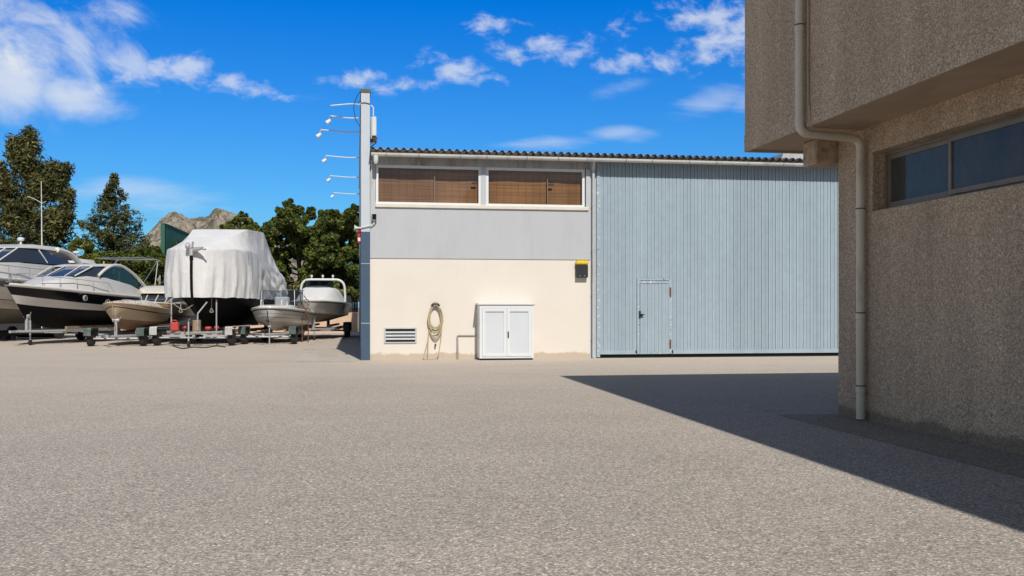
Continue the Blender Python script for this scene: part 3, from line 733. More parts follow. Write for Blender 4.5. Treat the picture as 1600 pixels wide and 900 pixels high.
b.f = [f for i, f in enumerate(b.f) if i != 5]; b.mi = b.mi[:len(b.f)]
b.build('room_lining', M['room'], bb)
b = MB(); rr = []
for i in range(40):
    y = 10.95-.55*i/39; rr.append([(XW+.42+.03*math.sin(i*.9), y, rz0-.2), (XW+.42+.03*math.sin(i*.9+.5), y+.02, rz1)])
b.loft(rr, closed=False); b.build('curtain', M['curtain'], bb, True)
# downpipe
py_ = 11.72
b = MB(); b.tube(fillet([(XO-.075, py_, ZT-.1), (XO-.075, py_, ZS-.10), (XW-.085, py_+.03, ZS-.14), (XW-.085, py_+.03, .03)], .14, 8), .054, n=14)
dp = b.build('downpipe', M['pvc'], bb, True)
for (x, y, z, col) in ((XO-.075, py_, 5.12, 'pvc'), (XW-.085, py_+.03, 2.75, 'pvc'), (XW-.085, py_+.03, 1.38, 'pvc'), (XW-.085, py_+.03, .42, 'pvc')):
    b = MB(); b.lathe([(.054, -.045), (.061, -.04), (.061, .035), (.054, .04)], 'z', (x, y, z), 14); b.build('pipe_collar', M['pvc'], dp, True)
    b = MB(); b.lathe([(.0625, .0), (.0625, .012)], 'z', (x, y, z+.042), 14); b.build('pipe_band', M['rust'], dp, True)
b = MB(); b.tube([(XO-.015, py_-.12, ZT-.2), (XO-.015, py_-.12, ZS+.25)], .012); b.tube(fillet([(XO-.015, py_-.14, ZS+.24), (XO+.0, py_-.16, ZS-.05), (XW-.1, py_-.05, ZS-.04)], .05), .012)
b.build('cable', M['soffit'], bb)

# ================================================================== BOATS
def hull(L_, B, zk, zb0, zs1, bands, fr, dead=.28, rake=.9, entry=.55, nst=22, flare=.75, chine=.80, stern=.94, fullness=.8, stemz=.45):
    """lofted hull: bow tip at x=0, stern at x=-L. fr(s): topside break fractions; bands: material per topside strip (first = bottom)"""
    b = MB(); rows = None; St = []
    for i in range(nst):
        s = (i/(nst-1))**1.35
        bs = B/2*math.sin(math.pi/2*min(1, s/entry))**fullness*(1-(1-stern)*max(0, (s-.6)/.4)**1.5)
        bc = B/2*chine*math.sin(math.pi/2*min(1, s/(entry+.12)))**1.25*(1-(1-stern)*max(0, (s-.6)/.4)**1.5)
        zsh = zs1+(zb0-zs1)*(1-s)**1.6
        zke = zk+(zb0-zk)*stemz*max(0, 1-s/.38)**2.2
        zch = zk+dead+(zb0-zk-dead)*(stemz+.06)*(1-s)**2.6
        zch = max(zch, zke+.02)
        pts = [(0, zke), (bc*.5, zke+(zch-zke)*.52), (bc, zch)]
        fl = fr(s)
        for f in fl: pts.append((bc+(bs-bc)*f**flare, zch+(zsh-zch)*f))
        ring = []
        for y, z in pts:
            fz = (z-zk)/(zb0-zk)
            x = -s*L_-rake*(1-max(0, min(1, fz)))*(1-s)**5
            ring.append((x, y, z))
        St.append(ring)
    n = len(St[0])
    for sg in (1, -1):
        b.loft([[(x, sg*y, z) for x, y, z in r] for r in St], lambda i, j: bands[0] if j < 2 else bands[min(j-1, len(bands)-1)], closed=False)
    tr = St[-1]; b.add([(x, y, z) for x, y, z in tr]+[(x, -y, z) for x, y, z in tr[::-1]], [tuple(range(2*n))], bands[-1])
    return b, [r[-1] for r in St]
def deck(sheer, camber=.06, inset=0.0, dz=0, upto=1.0):
    b = MB(); rings = []
    for x, y, z in sheer:
        w = max(0, y-inset)
        rings.append([(x, w*k, z+dz+camber*(1-k*k)) for k in (-1, -.6, 0, .6, 1)])
    b.loft(rings, closed=False); return b
def gunwale(sheer, r=.05, dz=0):
    b = MB()
    pts = [(x, y, z+dz) for x, y, z in sheer]; path = [(x, -y, z) for x, y, z in pts[::-1]]+pts[1:]
    b.tube(path, r, n=8); return b
def cabin(st, glassband=None, roofmat=None):
    """st: (x, half width base, half width top, z base, z top); glassband (f0, f1): a dark strip on the sides; roofmat(i): material of the roof span i"""
    b = MB(); f0, f1 = glassband if glassband else (.35, .7); rings = []
    for x, wb, wt, z0, z1 in st:
        h = z1-z0; half = []
        for f in (0, f0, f1, .93): half.append((wb+(wt-wb)*f**1.3, z0+h*f))
        half.append((wt*.86, z1-.0)); half.append((wt*.45, z1+.03*min(1, h)))
        rings.append([(x, -y, z) for y, z in half]+[(x, y, z) for y, z in half[::-1]])
    def mm(i, j):
        if glassband and j in (1, 9): return 1
        if roofmat and 3 <= j <= 7: return roofmat(i)
        return 0
    b.loft(rings, mm, True, True, closed=False)
    return b
def rail(sheer, parent, i0, i1, h=.45, inset=.10, r=.014):
    for sg in (1, -1):
        b = MB(); top = []
        for k in range(i0, i1):
            x, y, z = sheer[k]; yy = max(0.02, y-inset)
            top.append((x-.05, sg*yy, z+h*min(1, (k-i0+.9)/2) * (1 if k < i1-1 else .2)))
            if (k-i0) % 2 == 0: b.tube([(x-.05, sg*yy, z), top[-1]], r*.8, n=6)
        b.tube(top, r, n=6); b.build('rail', M['steel'], parent, True)

def wheel(mbp, c, r=.30, w=.19):
    t = MB(); t.lathe([(r*.62, -w/2), (r*.93, -w/2), (r, -w*.32), (r, w*.32), (r*.93, w/2), (r*.62, w/2)], 'y', c, 24)
    o = t.build('wheel', M['rubber'], mbp, True)
    q = MB(); q.lathe([(r*.60, -w*.42), (r*.62, -w*.40), (r*.62, w*.40), (r*.60, w*.44), (r*.5, w*.30), (r*.2, w*.34), (r*.12, w*.42), (.01, w*.42)], 'y', c, 20)
    q.lathe([(r*.60, -w*.44), (r*.5, -w*.30), (r*.2, -w*.34), (r*.12, -w*.42), (.01, -w*.42)], 'y', c, 20)
    q.build('rim', M['galv'], o, True)
def trailer(name, label, loc, rz, ln, wd, axles, zf=.48, r=.30, fmat='fender', tongue=1.3, jack=True, front=-.2, winch=True, rollers=None, flatfender=False, jackx=None):
    """trailer in boat axes: bow end near x=front, tail at x=front-ln"""
    t = thing(name, label, 'boat trailer', loc, rz)
    b = MB(); x0, x1 = front-tongue, front-ln
    for sg in (1, -1):
        b.box(x1, x0-.4, sg*wd/2*.72-.03, sg*wd/2*.72+.03, zf-.06, zf+.06)
        b.tube([(x0-.4, sg*wd/2*.72, zf), (front, 0.03*sg, zf)], .05, n=6)
    for k in range(5):
        x = x0-.45-(ln-tongue-.7)*k/4; b.box(x-.04, x+.04, -wd/2*.72-.02, wd/2*.72+.02, zf-.10, zf-.03)
    b.box(front-.05, front+.3, -.05, .05, zf-.04, zf+.05)
    b.build('frame', M['galv'], t)
    for ax in axles:
        b = MB(); b.tube([(ax, -wd/2, r), (ax, wd/2, r)], .035); b.build('axle', M['galv'], t)
        for sg in (1, -1): wheel(t, (ax, sg*wd/2, r), r)
    for sg in (1, -1):
        b = MB(); xa, xb = max(axles)+r+.14, min(axles)-r-.14; y0, y1 = sg*wd/2-.14, sg*wd/2+.14; zt_ = 2*r+.09
        if flatfender:
            prof = [(xa, r*1.4), (xa, zt_-.02), (xa-.06, zt_+.04), (xb+.06, zt_+.04), (xb, zt_-.02), (xb, r*1.4)]
        else:
            prof = [(xa, r*.9)]+[(xa-.05-.12*(1-math.cos(R(90*k/4))), zt_-.22+.22*math.sin(R(90*k/4))) for k in range(5)]+[(xb+.05+.12*(1-math.cos(R(90*k/4))), zt_-.22+.22*math.sin(R(90*k/4))) for k in range(4, -1, -1)]+[(xb, r*.9)]
        rings = [[(x, y0, z) for x, z in prof]+[(x, y0, z-.012) for x, z in prof[::-1]], [(x, y1, z) for x, z in prof]+[(x, y1, z-.012) for x, z in prof[::-1]]]
        b.loft(rings, 0, True, True)
        if flatfender: b.box(xa-.004, xa+.012, y0, y1, r*1.4, zt_)
        b.build('fender', M[fmat], t)
    if jack:
        jx = front-.25 if jackx is None else jackx
        b = MB(); b.tube([(jx, .14, .22), (jx, .14, zf+.45)], .032); b.tube([(jx, .14, zf+.45), (jx+.1, .2, zf+.52)], .014); b.box(jx-.05, jx+.05, .06, .19, zf-.05, zf+.05); b.build('jack', M['galv'], t)
        b = MB(); b.lathe([(.10, -.035), (.11, 0), (.10, .035)], 'y', (jx, .14, .11), 16); b.tube([(jx, .14, .11), (jx, .14, .24)], .02); b.build('jack_wheel', M['rubber'], t, True)
    if winch:
        b = MB(); wx = front-.75; b.box(wx-.05, wx+.05, -.05, .05, zf, zf+.55); b.tube([(wx, -.12, zf+.6), (wx, .12, zf+.6)], .07); b.tube([(wx, .12, zf+.6), (wx+.05, .2, zf+.75)], .015); b.build('winch_post', M['galv'], t)
    for k, x in enumerate(rollers or []):
        for sg in (1, -1):
            b = MB(); b.tube([(x, sg*wd*.22, zf), (x, sg*wd*.22, zf+.12)], .02); b.lathe([(.05, -.09), (.065, -.05), (.065, .05), (.05, .09)], 'y', (x, sg*wd*.22, zf+.17), 12); b.build('roller', M['redroller'], t, True)
    if not rollers:
        for sg in (1, -1):
            b = MB(); b.box(x1+.1, x0-1.0, sg*wd*.22-.05, sg*wd*.22+.05, zf+.06, zf+.16); b.build('bunk', M['wood'], t)
    return t
def boat(name, label, px, t, alpha, cat='boat', off=0):
    p = P(px, 480, t); a = R(alpha); d = Vector((math.sin(a), math.cos(a), 0))
    rz = math.atan2(-math.cos(a), -math.sin(a))
    p.z = 0; p -= d*off
    return thing(name, label, cat, p, rz), p, rz

# --- black and white cruiser
bt, p, rz = boat('motor_cruiser', 'black and white motor cruiser with tinted windscreen on a galvanised trailer', 9, 36.6, 16)
LB = 9.4
hb, sh = hull(LB, 2.9, .62, 2.36, 1.90, [2, 2, 2, 3, 0, 1], lambda s: (.02, .04, .50-.24*s, .93, 1.0), dead=.66, rake=1.55, entry=.6, fullness=.75, stemz=.25, flare=.9)
# bands: bottom black, white wedge, navy, white gunwale
hb.build('hull', [M['navy'], M['gelcoat'], M['black_paint'], M['gelcoat']], bt, 50)
deck(sh, .10, .02, .02).build('deck', M['gelcoat'], bt, True)
gunwale(sh, .055, .03).build('rubbing_strake', M['gelcoat'], bt, True)
cb = cabin([(-.9, .12, .05, 2.25, 2.30), (-1.9, .62, .5, 2.18, 2.52), (-3.0, .98, .85, 2.1, 2.74), (-3.9, 1.14, 1.0, 2.05, 2.84), (-5.2, 1.18, 1.1, 2.0, 2.82), (-7.2, 1.16, 1.12, 1.95, 2.55), (-8.6, 1.1, 1.05, 1.9, 2.2)])
cb.build('coachroof', M['gelcoat'], bt, 50)
ws = cabin([(-3.15, .86, .82, 2.72, 2.76), (-4.55, 1.06, .86, 2.8, 3.26), (-5.4, 1.08, .88, 2.78, 3.30), (-5.9, 1.06, .90, 2.72, 3.3)])
ws.build('windscreen', M['screen'], bt, 40)
b = MB()
for y in (-.35, .35): b.tube([(-3.2, y*1.2, 2.8), (-4.55, y, 3.29)], .022, n=6)
for sg in (1, -1): b.tube([(-3.2, sg*.86, 2.8), (-4.4, sg*.93, 3.24)], .028, n=6)
b.build('windscreen_frame', M['whitepaint'], bt, True)
rf_ = cabin([(-4.45, .86, .84, 3.24, 3.28), (-5.2, .95, .9, 3.27, 3.38), (-6.1, .95, .9, 3.27, 3.42), (-6.9, .9, .8, 3.24, 3.34)]); rf_.build('hardtop', M['gelcoat'], bt, True)
for sg in (1, -1):
    b = MB(); pts = [(-4.6, sg*1.08, 2.84), (-5.1, sg*1.06, 3.12), (-5.8, sg*1.04, 3.36), (-6.6, sg*1.04, 3.36), (-7.5, sg*1.08, 3.05), (-8.3, sg*1.13, 2.6), (-8.8, sg*1.16, 2.2)]
    b.tube(fillet(pts, .5, 5), .065, n=8); b.build('arch', M['gelcoat'], bt, True)
    b = MB(); poly = [(-4.75, 2.86), (-5.2, 3.1), (-5.85, 3.31), (-6.6, 3.31), (-7.4, 3.03), (-8.1, 2.6), (-8.2, 2.4)]
    vs = [(x, sg*1.05, z) for x, z in poly]+[(x, sg*1.06, z) for x, z in poly]; k = len(poly)
    b.add(vs, [tuple(range(k)), tuple(range(k, 2*k))[::-1]]+[(i, (i+1) % k, k+(i+1) % k, k+i) for i in range(k)]); b.build('side_window', M['glassdark'], bt)
    b = MB(); b.lathe([(.12, -.05), (.13, .015), (.10, .03), (.09, .02)], 'y', (0, 0, 0), 18); o = b.build('porthole', M['alu'], bt, True)
    o.location = (-3.35, sg*1.235, 1.88); o.rotation_euler = (R(0) if sg > 0 else R(180), 0, 0)
    b = MB(); b.lathe([(.088, 0), (.088, .022)], 'y', (0, 0, 0), 16); q = b.build('porthole_glass', M['screen'], o)
rail(sh, bt, 1, 15, .5, .12)
b = MB(); b.box(-.55, .22, -.10, .10, 2.36, 2.46, bev=.03); b.tube([(.2, -.13, 2.41), (.2, .13, 2.41)], .05); b.build('bow_roller', M['blackplastic'], bt)
b = MB()
for (a_, c_) in (((-7.9, -1.15, 2.3), (-9.9, -1.05, 3.75)), ((-7.9, 1.15, 2.3), (-9.9, 1.05, 3.75)), ((-9.2, -1.2, 2.0), (-9.9, -1.05, 3.75)), ((-9.2, 1.2, 2.0), (-9.9, 1.05, 3.75))): b.tube([a_, c_], .022, n=6)
b.tube(fillet([(-9.9, -1.08, 3.72), (-9.9, -1.0, 3.8), (-9.9, 1.0, 3.8), (-9.9, 1.08, 3.72)], .1), .024, n=6); b.tube([(-8.3, 1.1, 3.80), (-9.9, 1.05, 3.8)], .022, n=6); b.tube([(-8.3, -1.1, 3.80), (-9.9, -1.05, 3.8)], .022, n=6); b.tube([(-8.3, -1.1, 3.80), (-8.3, 1.1, 3.80)], .022, n=6)
b.build('awning_frame', M['steel'], bt, True)
b = MB(); b.lathe([(.02, 0), (.03, .04), (.03, .1), (.01, .12)], 'z', (-6.3, .35, 3.42), 10); b.build('navigation_light', M['yellow'], bt)
b = MB(); b.tube([(-9.3, -.75, 1.9), (-9.6, -.75, 3.2)], .018); fs = b.build('flag_staff', M['poleW'], bt)
b = MB(); rr = [[(-9.55-.03*k, -.75+.04*math.sin(k*1.3), 3.0-.05*k-.0*j-(.16*j)) for j in range(4)] for k in range(6)]
b.loft(rr, lambda i, j: 1 if j == 1 else 0, closed=False); b.build('flag', [M['flagred'], M['flagyellow']], fs)
b = MB()
for k in range(8):
    x = -1.0-.16*k; b.box(x, x+.11, -1.0-.05*k, -.99-.05*k, 2.2, 2.24)
trailer('boat_trailer', 'long galvanised trailer with jack wheel under the black and white cruiser', p, rz, 9.0, 2.3, (-7.0, -7.8), zf=.55, r=.35, front=-.55, tongue=1.6, jackx=-1.3)

# --- big white yacht at the frame edge
bt, p, rz = boat('motor_yacht', 'large white motor yacht with grey hull stripe and dark wraparound windscreen', -175, 36.6, 16, 'yacht')
hb, sh = hull(12.0, 3.5, .75, 2.95, 2.5, [2, 2, 0, 3, 0, 1, 0], lambda s: (.02, .30, .33, .74, .93, 1.0), dead=.55, rake=1.6, entry=.6, stemz=.25, fullness=.75)
hb.build('hull', [M['offwhite'], M['grey_stripe'], M['antifoul'], M['grey_stripe']], bt, 50)
deck(sh, .12, .02, .02).build('deck', M['gelcoat'], bt, True)
gunwale(sh, .06, .03).build('rubbing_strake', M['gelcoat'], bt, True)
cabin([(-1.2, .15, .05, 2.8, 2.9), (-2.6, .8, .65, 2.75, 3.15), (-4.2, 1.25, 1.1, 2.65, 3.4), (-6.0, 1.42, 1.35, 2.6, 3.52), (-9.0, 1.42, 1.38, 2.55, 3.5), (-11.5, 1.4, 1.3, 2.5, 3.0)]).build('coachroof', M['gelcoat'], bt, 50)
cabin([(-4.9, 1.1, 1.05, 3.45, 3.48), (-6.3, 1.36, 1.12, 3.5, 4.16), (-8.0, 1.38, 1.14, 3.5, 4.2), (-9.9, 1.36, 1.2, 3.5, 3.75)]).build('windscreen', M['screen'], bt, 40)
cabin([(-6.2, 1.15, 1.1, 4.14, 4.18), (-7.2, 1.22, 1.15, 4.18, 4.36), (-9.0, 1.22, 1.15, 4.16, 4.36), (-10.4, 1.2, 1.1, 4.02, 4.16), (-10.9, 1.2, 1.1, 3.8, 3.86)]).build('hardtop', M['gelcoat'], bt, True)
for sg in (1, -1):
    b = MB(); b.tube(fillet([(-9.0, sg*1.22, 4.22), (-10.0, sg*1.25, 4.1), (-10.8, sg*1.33, 3.6), (-11.4, sg*1.4, 3.0)], .4), .13, n=8); b.build('arch', M['gelcoat'], bt, True)
b = MB()
for y in (-.5, .5, -1.06, 1.06): b.tube([(-5.0, y, 3.52), (-6.3, y*1.02, 4.17)], .03, n=6)
b.tube([(-8.0, -1.36, 3.55), (-7.6, -1.17, 4.16)], .04, n=6); b.tube([(-8.0, 1.36, 3.55), (-7.6, 1.17, 4.16)], .04, n=6)
b.build('windscreen_frame', M['whitepaint'], bt, True)
b = MB(); b.lathe([(.05, 0), (.05, .25), (.14, .28), (.16, .36), (.1, .42), (.01, .43)], 'z', (-8.6, -.35, 4.36), 14); b.build('radar_dome', M['whitepaint'], bt, True)
b = MB(); b.lathe([(.04, 0), (.04, .3), (.12, .32), (.12, .4), (.01, .42)], 'z', (-11.0, -.8, 3.85), 12); b.tube([(-11.0, -.8, 4.2), (-11.25, -.8, 4.22)], .05); b.build('antenna', M['whitepaint'], bt, True)
rail(sh, bt, 1, 17, .6, .14, .018)
yt = thing('boat_cradle', 'dark steel cradle carrying the large white yacht', 'boat cradle', p, rz)
b = MB(); b.box(-11, -2.5, -1.0, -.85, .25, .42); b.box(-11, -2.5, .85, 1.0, .25, .42)
for x in (-3, -6, -9.5): b.box(x-.08, x+.08, -1.1, 1.1, .05, .25)
for x in (-4, -7, -10):
    for sg in (1, -1): b.tube([(x, sg*1.0, .3), (x, sg*.95, 1.15)], .05)
b.build('frame', M['black_paint'], yt)
for x in (-3.2, -9.2):
    for sg in (1, -1): wheel(yt, (x, sg*1.2, .3), .3, .22)

# --- white hardtop boat glimpsed between them
bt, p, rz = boat('hardtop_boat', 'white hardtop boat half hidden behind the black and white cruiser', 36, 50.5, 12)
hb, sh = hull(7.0, 2.6, .8, 2.7, 2.4, [1, 0, 0, 0], lambda s: (.02, .5, 1.0), dead=.4)
hb.build('hull', [M['gelcoat'], M['antifoul']], bt, 50); deck(sh, .1, 0, .02).build('deck', M['gelcoat'], bt, True)
cabin([(-.8, .2, .1, 2.6, 2.7), (-2.0, .9, .7, 2.5, 3.2), (-3.2, 1.05, .95, 2.4, 3.5), (-6.0, 1.05, 1.0, 2.4, 3.4)], (.5, .9)).build('coachroof', [M['gelcoat'], M['screen']], bt, 50)
cabin([(-2.6, 1.0, .92, 3.5, 3.54), (-3.2, 1.08, .98, 3.56, 3.98), (-5.6, 1.08, .98, 3.6, 4.0), (-6.2, 1.0, .9, 3.62, 3.8)]).build('windscreen', M['screen'], bt, 40)
cabin([(-2.9, 1.0, .8, 3.96, 4.0), (-3.5, 1.22, 1.0, 4.0, 4.26), (-5.6, 1.22, 1.0, 4.0, 4.26), (-6.6, 1.1, .8, 3.98, 4.1)]).build('hardtop', M['gelcoat'], bt, 60)
b = MB(); b.lathe([(.04, 0), (.04, .35), (.2, .37), (.2, .46), (.05, .5)], 'z', (-5.2, .2, 4.27), 12); b.build('radar_dome', M['whitepaint'], bt, True)
b = MB()
for x in (-2, -5):
    for sg in (1, -1): b.tube([(x, sg*.8, 0), (x, sg*.7, 1.2)], .06)
b.build('prop_stand', M['black_paint'], bt)

# --- cream boat with a red stripe
bt, p, rz = boat('small_motorboat', 'cream open motorboat with red stripe along its hull', 176, 36.4, 4)
hb, sh = hull(4.9, 1.95, .60, 1.68, 1.40, [2, 2, 0, 1, 0, 0], lambda s: (.02, .58+.12*(1-s)**3, .66+.12*(1-s)**3, .9, 1.0), dead=.30, rake=.55, entry=.55, stemz=.16, fullness=.62, flare=.62)
hb.build('hull', [M['cream'], M['redstripe'], M['tan_bottom']], bt, 50)
deck(sh, .05, .03, .0).build('deck', M['offwhite'], bt, True)
gunwale(sh, .035, .0).build('rubbing_strake', M['cream'], bt, True)
cabin([(-.7, .25, .15, 1.6, 1.63), (-1.5, .62, .5, 1.55, 1.74), (-2.6, .75, .6, 1.5, 1.78), (-4.4, .74, .6, 1.42, 1.6)]).build('foredeck_cover', M['offwhite'], bt, 50)
rail(sh, bt, 2, 9, .16, .08, .012)
b = MB()
for k in (3, 7, 11):
    for sg in (1, -1): b.box(sh[k][0]-.08, sh[k][0]+.08, sg*(sh[k][1]-.1)-.02, sg*(sh[k][1]-.1)+.02, sh[k][2]+.03, sh[k][2]+.07)
b.build('cleat', M['steel'], bt)
b = MB(); b.tube([(.04, 0, 1.72), (-.02, 0, 1.2), (-.25, 0, .85), (-.35, 0, .55)], .018); b.build('bow_strap', M['rope'], bt)
trailer('boat_trailer', 'low trailer with upright green fender under the cream motorboat', p, rz, 4.6, 1.95, (-.55,), zf=.40, r=.29, fmat='bluegreen', front=.35, tongue=.9, jack=False, flatfender=True)

# --- cabin boat behind it
bt, p, rz = boat('cabin_boat', 'small cream cabin boat with white rounded roof, between the striped boat and the covered boat', 232, 40.2, 2)
hb, sh = hull(5.4, 2.1, .75, 1.70, 1.52, [1, 1, 0, 2, 0], lambda s: (.02, .7, .8, 1.0), dead=.34, rake=.5, entry=.5, fullness=.65)
hb.build('hull', [M['cream'], M['tan_bottom'], M['offwhite']], bt, 50); deck(sh, .06, 0, .0).build('deck', M['offwhite'], bt, True)
gunwale(sh, .035, .0).build('rubbing_strake', M['offwhite'], bt, True)
cabin([(-1.0, .5, .45, 1.62, 1.68), (-1.9, .92, .76, 1.58, 2.10), (-2.2, .95, .80, 1.56, 2.18), (-4.6, .96, .84, 1.52, 2.18)], (.30, .80), lambda i: 1 if i == 0 else 0).build('cabin', [M['offwhite'], M['screen']], bt, 50)
cabin([(-1.6, .70, .55, 2.10, 2.14), (-2.1, .98, .85, 2.14, 2.34), (-3.0, 1.02, .9, 2.16, 2.46), (-4.8, 1.0, .88, 2.16, 2.40)]).build('roof', M['offwhite'], bt, 60)
b = MB()
for y in (-.42, 0, .42): b.tube([(-1.05, y, 1.7), (-1.95, y*1.1, 2.14)], .025, n=6)
b.build('windscreen_frame', M['offwhite'], bt)
trailer('boat_trailer', 'galvanised trailer under the small cream cabin boat', p, rz, 5.0, 1.9, (-3.4,), zf=.5, r=.28, front=-.1, tongue=1.2)

# --- covered boat
al = 8.4
bt, p, rz = boat('covered_boat', 'big black-hulled boat wrapped in a white tarpaulin', 302, 37.3, al)
hb, sh = hull(9.6, 3.0, .62, 2.05, 1.95, [0, 0, 0], lambda s: (.02, 1.0), dead=.5, rake=1.0, entry=.42, stemz=.1, fullness=.55, chine=.78)
hb.build('hull', M['black_paint'], bt, 50)
deck(sh, .05, 0, 0).build('deck', M['black_paint'], bt, True)
def tarp():
    """cover: crisp rail line, sloping front plane up to a straight ridge, hanging folds on the walls"""
    b = MB(); ns, LT = 110, 9.9
    def lerp(tab, s, sm=False):
        for (a, va), (c, vc) in zip(tab, tab[1:]):
            if a <= s <= c:
                u = (s-a)/(c-a)
                if sm: u = u*u*(3-2*u)
                return va+(vc-va)*u
        return tab[-1][1]
    rail_z = [(0, 3.78), (2.2, 3.80), (3.4, 3.76), (4.6, 3.60), (6.0, 3.32), (7.4, 3.10), (8.6, 3.05), (9.4, 2.95), (9.9, 2.7)]
    top_z = [(0, 3.80), (.25, 3.84), (2.85, 4.70), (3.0, 4.74), (5.1, 4.78), (5.35, 4.72), (6.2, 4.32), (7.3, 3.88), (8.2, 3.62), (9.2, 3.42), (9.7, 3.2), (9.9, 2.9)]
    bot_z = [(0, 1.88), (3, 1.86), (6, 1.84), (9.9, 1.95)]
    NR = 22; ends = []
    for sg in (1, -1):
        top_w = [(0, .05), (.25, .5), (2.9, 1.36), (5.2, 1.48), (8, 1.3), (9.9, .9)] if sg > 0 else [(0, .05), (.25, .5), (2.9, .92), (5.2, 1.2), (7, 1.2), (9.9, .9)]
        rings = []; u = 0; pw = None
        for i in range(ns):
            s = LT*(i/(ns-1))**1.6
            w = 1.62*math.sin(math.pi/2*min(1, (s+.012)/2.2))**.5*(1-.12*max(0, (s-6)/3.9)**2)
            if pw: u += math.hypot(s-pw[0], w-pw[1])
            pw = (s, w)
            zb_, zr_, zt_ = lerp(bot_z, s), lerp(rail_z, s, True), lerp(top_z, s)
            tw = min(w*.95, lerp(top_w, s)); ring = []
            e = min(1, s/.25)
            for k in range(NR+1):
                f = k/NR; z = zb_+(zr_-zb_)*f; fall = (1-f)
                q = u*1.9+.45*mnoise.noise(Vector((u*.8, z*.7, 4+sg)))
                n1 = mnoise.noise(Vector((q, z*.22, 11*sg))); n2 = mnoise.noise(Vector((u*5.2+.5*n1, z*.3, 31*sg)))
                sharp = .5-abs(n1)*1.6
                aft = max(0, min(1, (s-3.6)/1.5))
                sw = mnoise.noise(Vector((s*.8-z*1.5, (z+s*.55)*2.4, 5+sg)))
                dd = .085*sharp*(.15+.85*min(1, fall*1.6))+.05*n2*(.1+.9*min(1, fall*2))+.17*sw*aft*math.sin(math.pi*f)
                bulge = .05*math.sin(f*math.pi)
                out = w*(1-.015*f)+(dd+bulge)*max(e, .3)
                x = .1-s+(dd*(1-min(1, s/1.5)))
                if s < 1: x -= .22*max(0, 1.9-z)
                zz_ = z+(.045*mnoise.noise(Vector((u*2.2, sg, 1))) if k == 0 else 0)+(.02*mnoise.noise(Vector((u*1.5, sg, 8))) if k >= NR-1 else 0)
                ring.append((x, sg*max(0, out) if i > 0 else 0, zz_))
            yr = ring[-1][1]*sg
            for f in (.06, .25, .5, .75, .92, 1.0):
                sag = -.07*math.sin(f*math.pi)*min(1, (zt_-zr_))
                n3 = mnoise.noise(Vector((s*2.5+f*1.2, f*1.8, 3+sg)))*.045*math.sin(f*math.pi)*min(1, (zt_-zr_))
                sw = mnoise.noise(Vector((s*3.2-f*2.2, f*1.2, 13+sg)))*.15*math.sin(f*math.pi)*max(0, min(1, (s-4.6)/.8))
                ring.append((.1-s, sg*max(0, yr+(tw-yr)*f+sag*.4+n3+sw), zr_+.015+(zt_-zr_)*f+sag+n3*.4))
            ring.append((.1-s, sg*tw*.55, zt_+.02+.015*mnoise.noise(Vector((s*1.5, 2, sg))))); ring.append((.1-s, 0, zt_+.03))
            rings.append(ring)
        b.loft(rings, closed=False); ends.append(rings[-1])
    b.loft(ends, closed=False)
    return b
tp = tarp().build('tarpaulin', M['tarp'], None, 38); tp.location = p; tp.rotation_euler[2] = rz
tag(tp, 'white tarpaulin draped over the big black boat', 'tarpaulin')
b = MB(); b.tube([(.24, 0, 3.55), (.26, 0, 2.9), (.22, 0, 2.2), (.12, 0, 1.75), (-.35, -.0, 1.5)], .055, n=8)
b.build('bow_post', M['black_paint'], bt, True)
b = MB(); b.tube([(-.1, -.35, 3.78), (.25, .15, 3.72), (.42, .5, 3.78)], [.05, .10, .05], n=8); b.lathe([(.10, -.07), (.14, 0), (.10, .07)], 'y', (.3, -.12, 3.86), 14); b.tube([(.28, .05, 3.82), (.36, .1, 4.02)], .04); b.tube([(.3, .3, 3.75), (.45, .62, 3.72)], .035); b.tube([(.25, 0, 3.75), (.25, 0, 3.5)], .08)
b.build('bow_roller', M['alu'], bt, True)
for (y, x) in ((.9, -.9), (-.95, -.6)):
    b = MB(); b.tube(fillet([(x+.3, y*.6, 1.9), (x+.35, y*.6, 1.45), (x+.33, y*.6+.08, 1.3), (x+.33, y*.6-.08, 1.3), (x+.35, y*.6, 1.5)], .06), .02); b.build('mooring_line', M['rope'], bt, True)
b = MB()
b.tube(fillet([(.0, 0, 1.6), (.2, -.3, 1.35), (.1, -.9, 1.75)], .2), .015)
b.build('mooring_line', M['rope'], bt, True)
for pts in ([(-.5, .75, .5), (-.5, .75, 1.8)], [(-.45, -1.0, .5), (-.45, -1.0, 1.85)], [(.1, .2, .6), (.1, .2, 1.25), (-.1, .5, 1.7)]):
    b = MB(); b.tube(pts, .03); b.build('support_strut', M['galv'], bt)
b = MB(); b.tube([(-.1, .1, .45), (-.1, .1, 1.0)], .16, n=12); b.build('keel_block', M['wood'], bt)
trailer('boat_trailer', 'wide grey trailer with red rollers under the tarpaulin-wrapped boat', p, rz, 8.5, 2.9, (-.15, -5.4), zf=.52, r=.31, fmat='fender', front=.95, tongue=.7, winch=False, jackx=1.0, rollers=(.25, .1, -.9, -2.2, -3.5), flatfender=True)
# ground hose by the trailer
g0 = G(262, 541); b = MB(); pts = [G(270, 541), G(285, 546), G(300, 543), G(322, 544), G(338, 541), G(352, 543)]
b.tube(fillet([(q.x, q.y, .022) for q in pts], .8, 6), .022)
tag(b.build('ground_hose', M['blackplastic'], None, True), 'black hose lying on the asphalt in front of the covered boat trailer', 'hose')
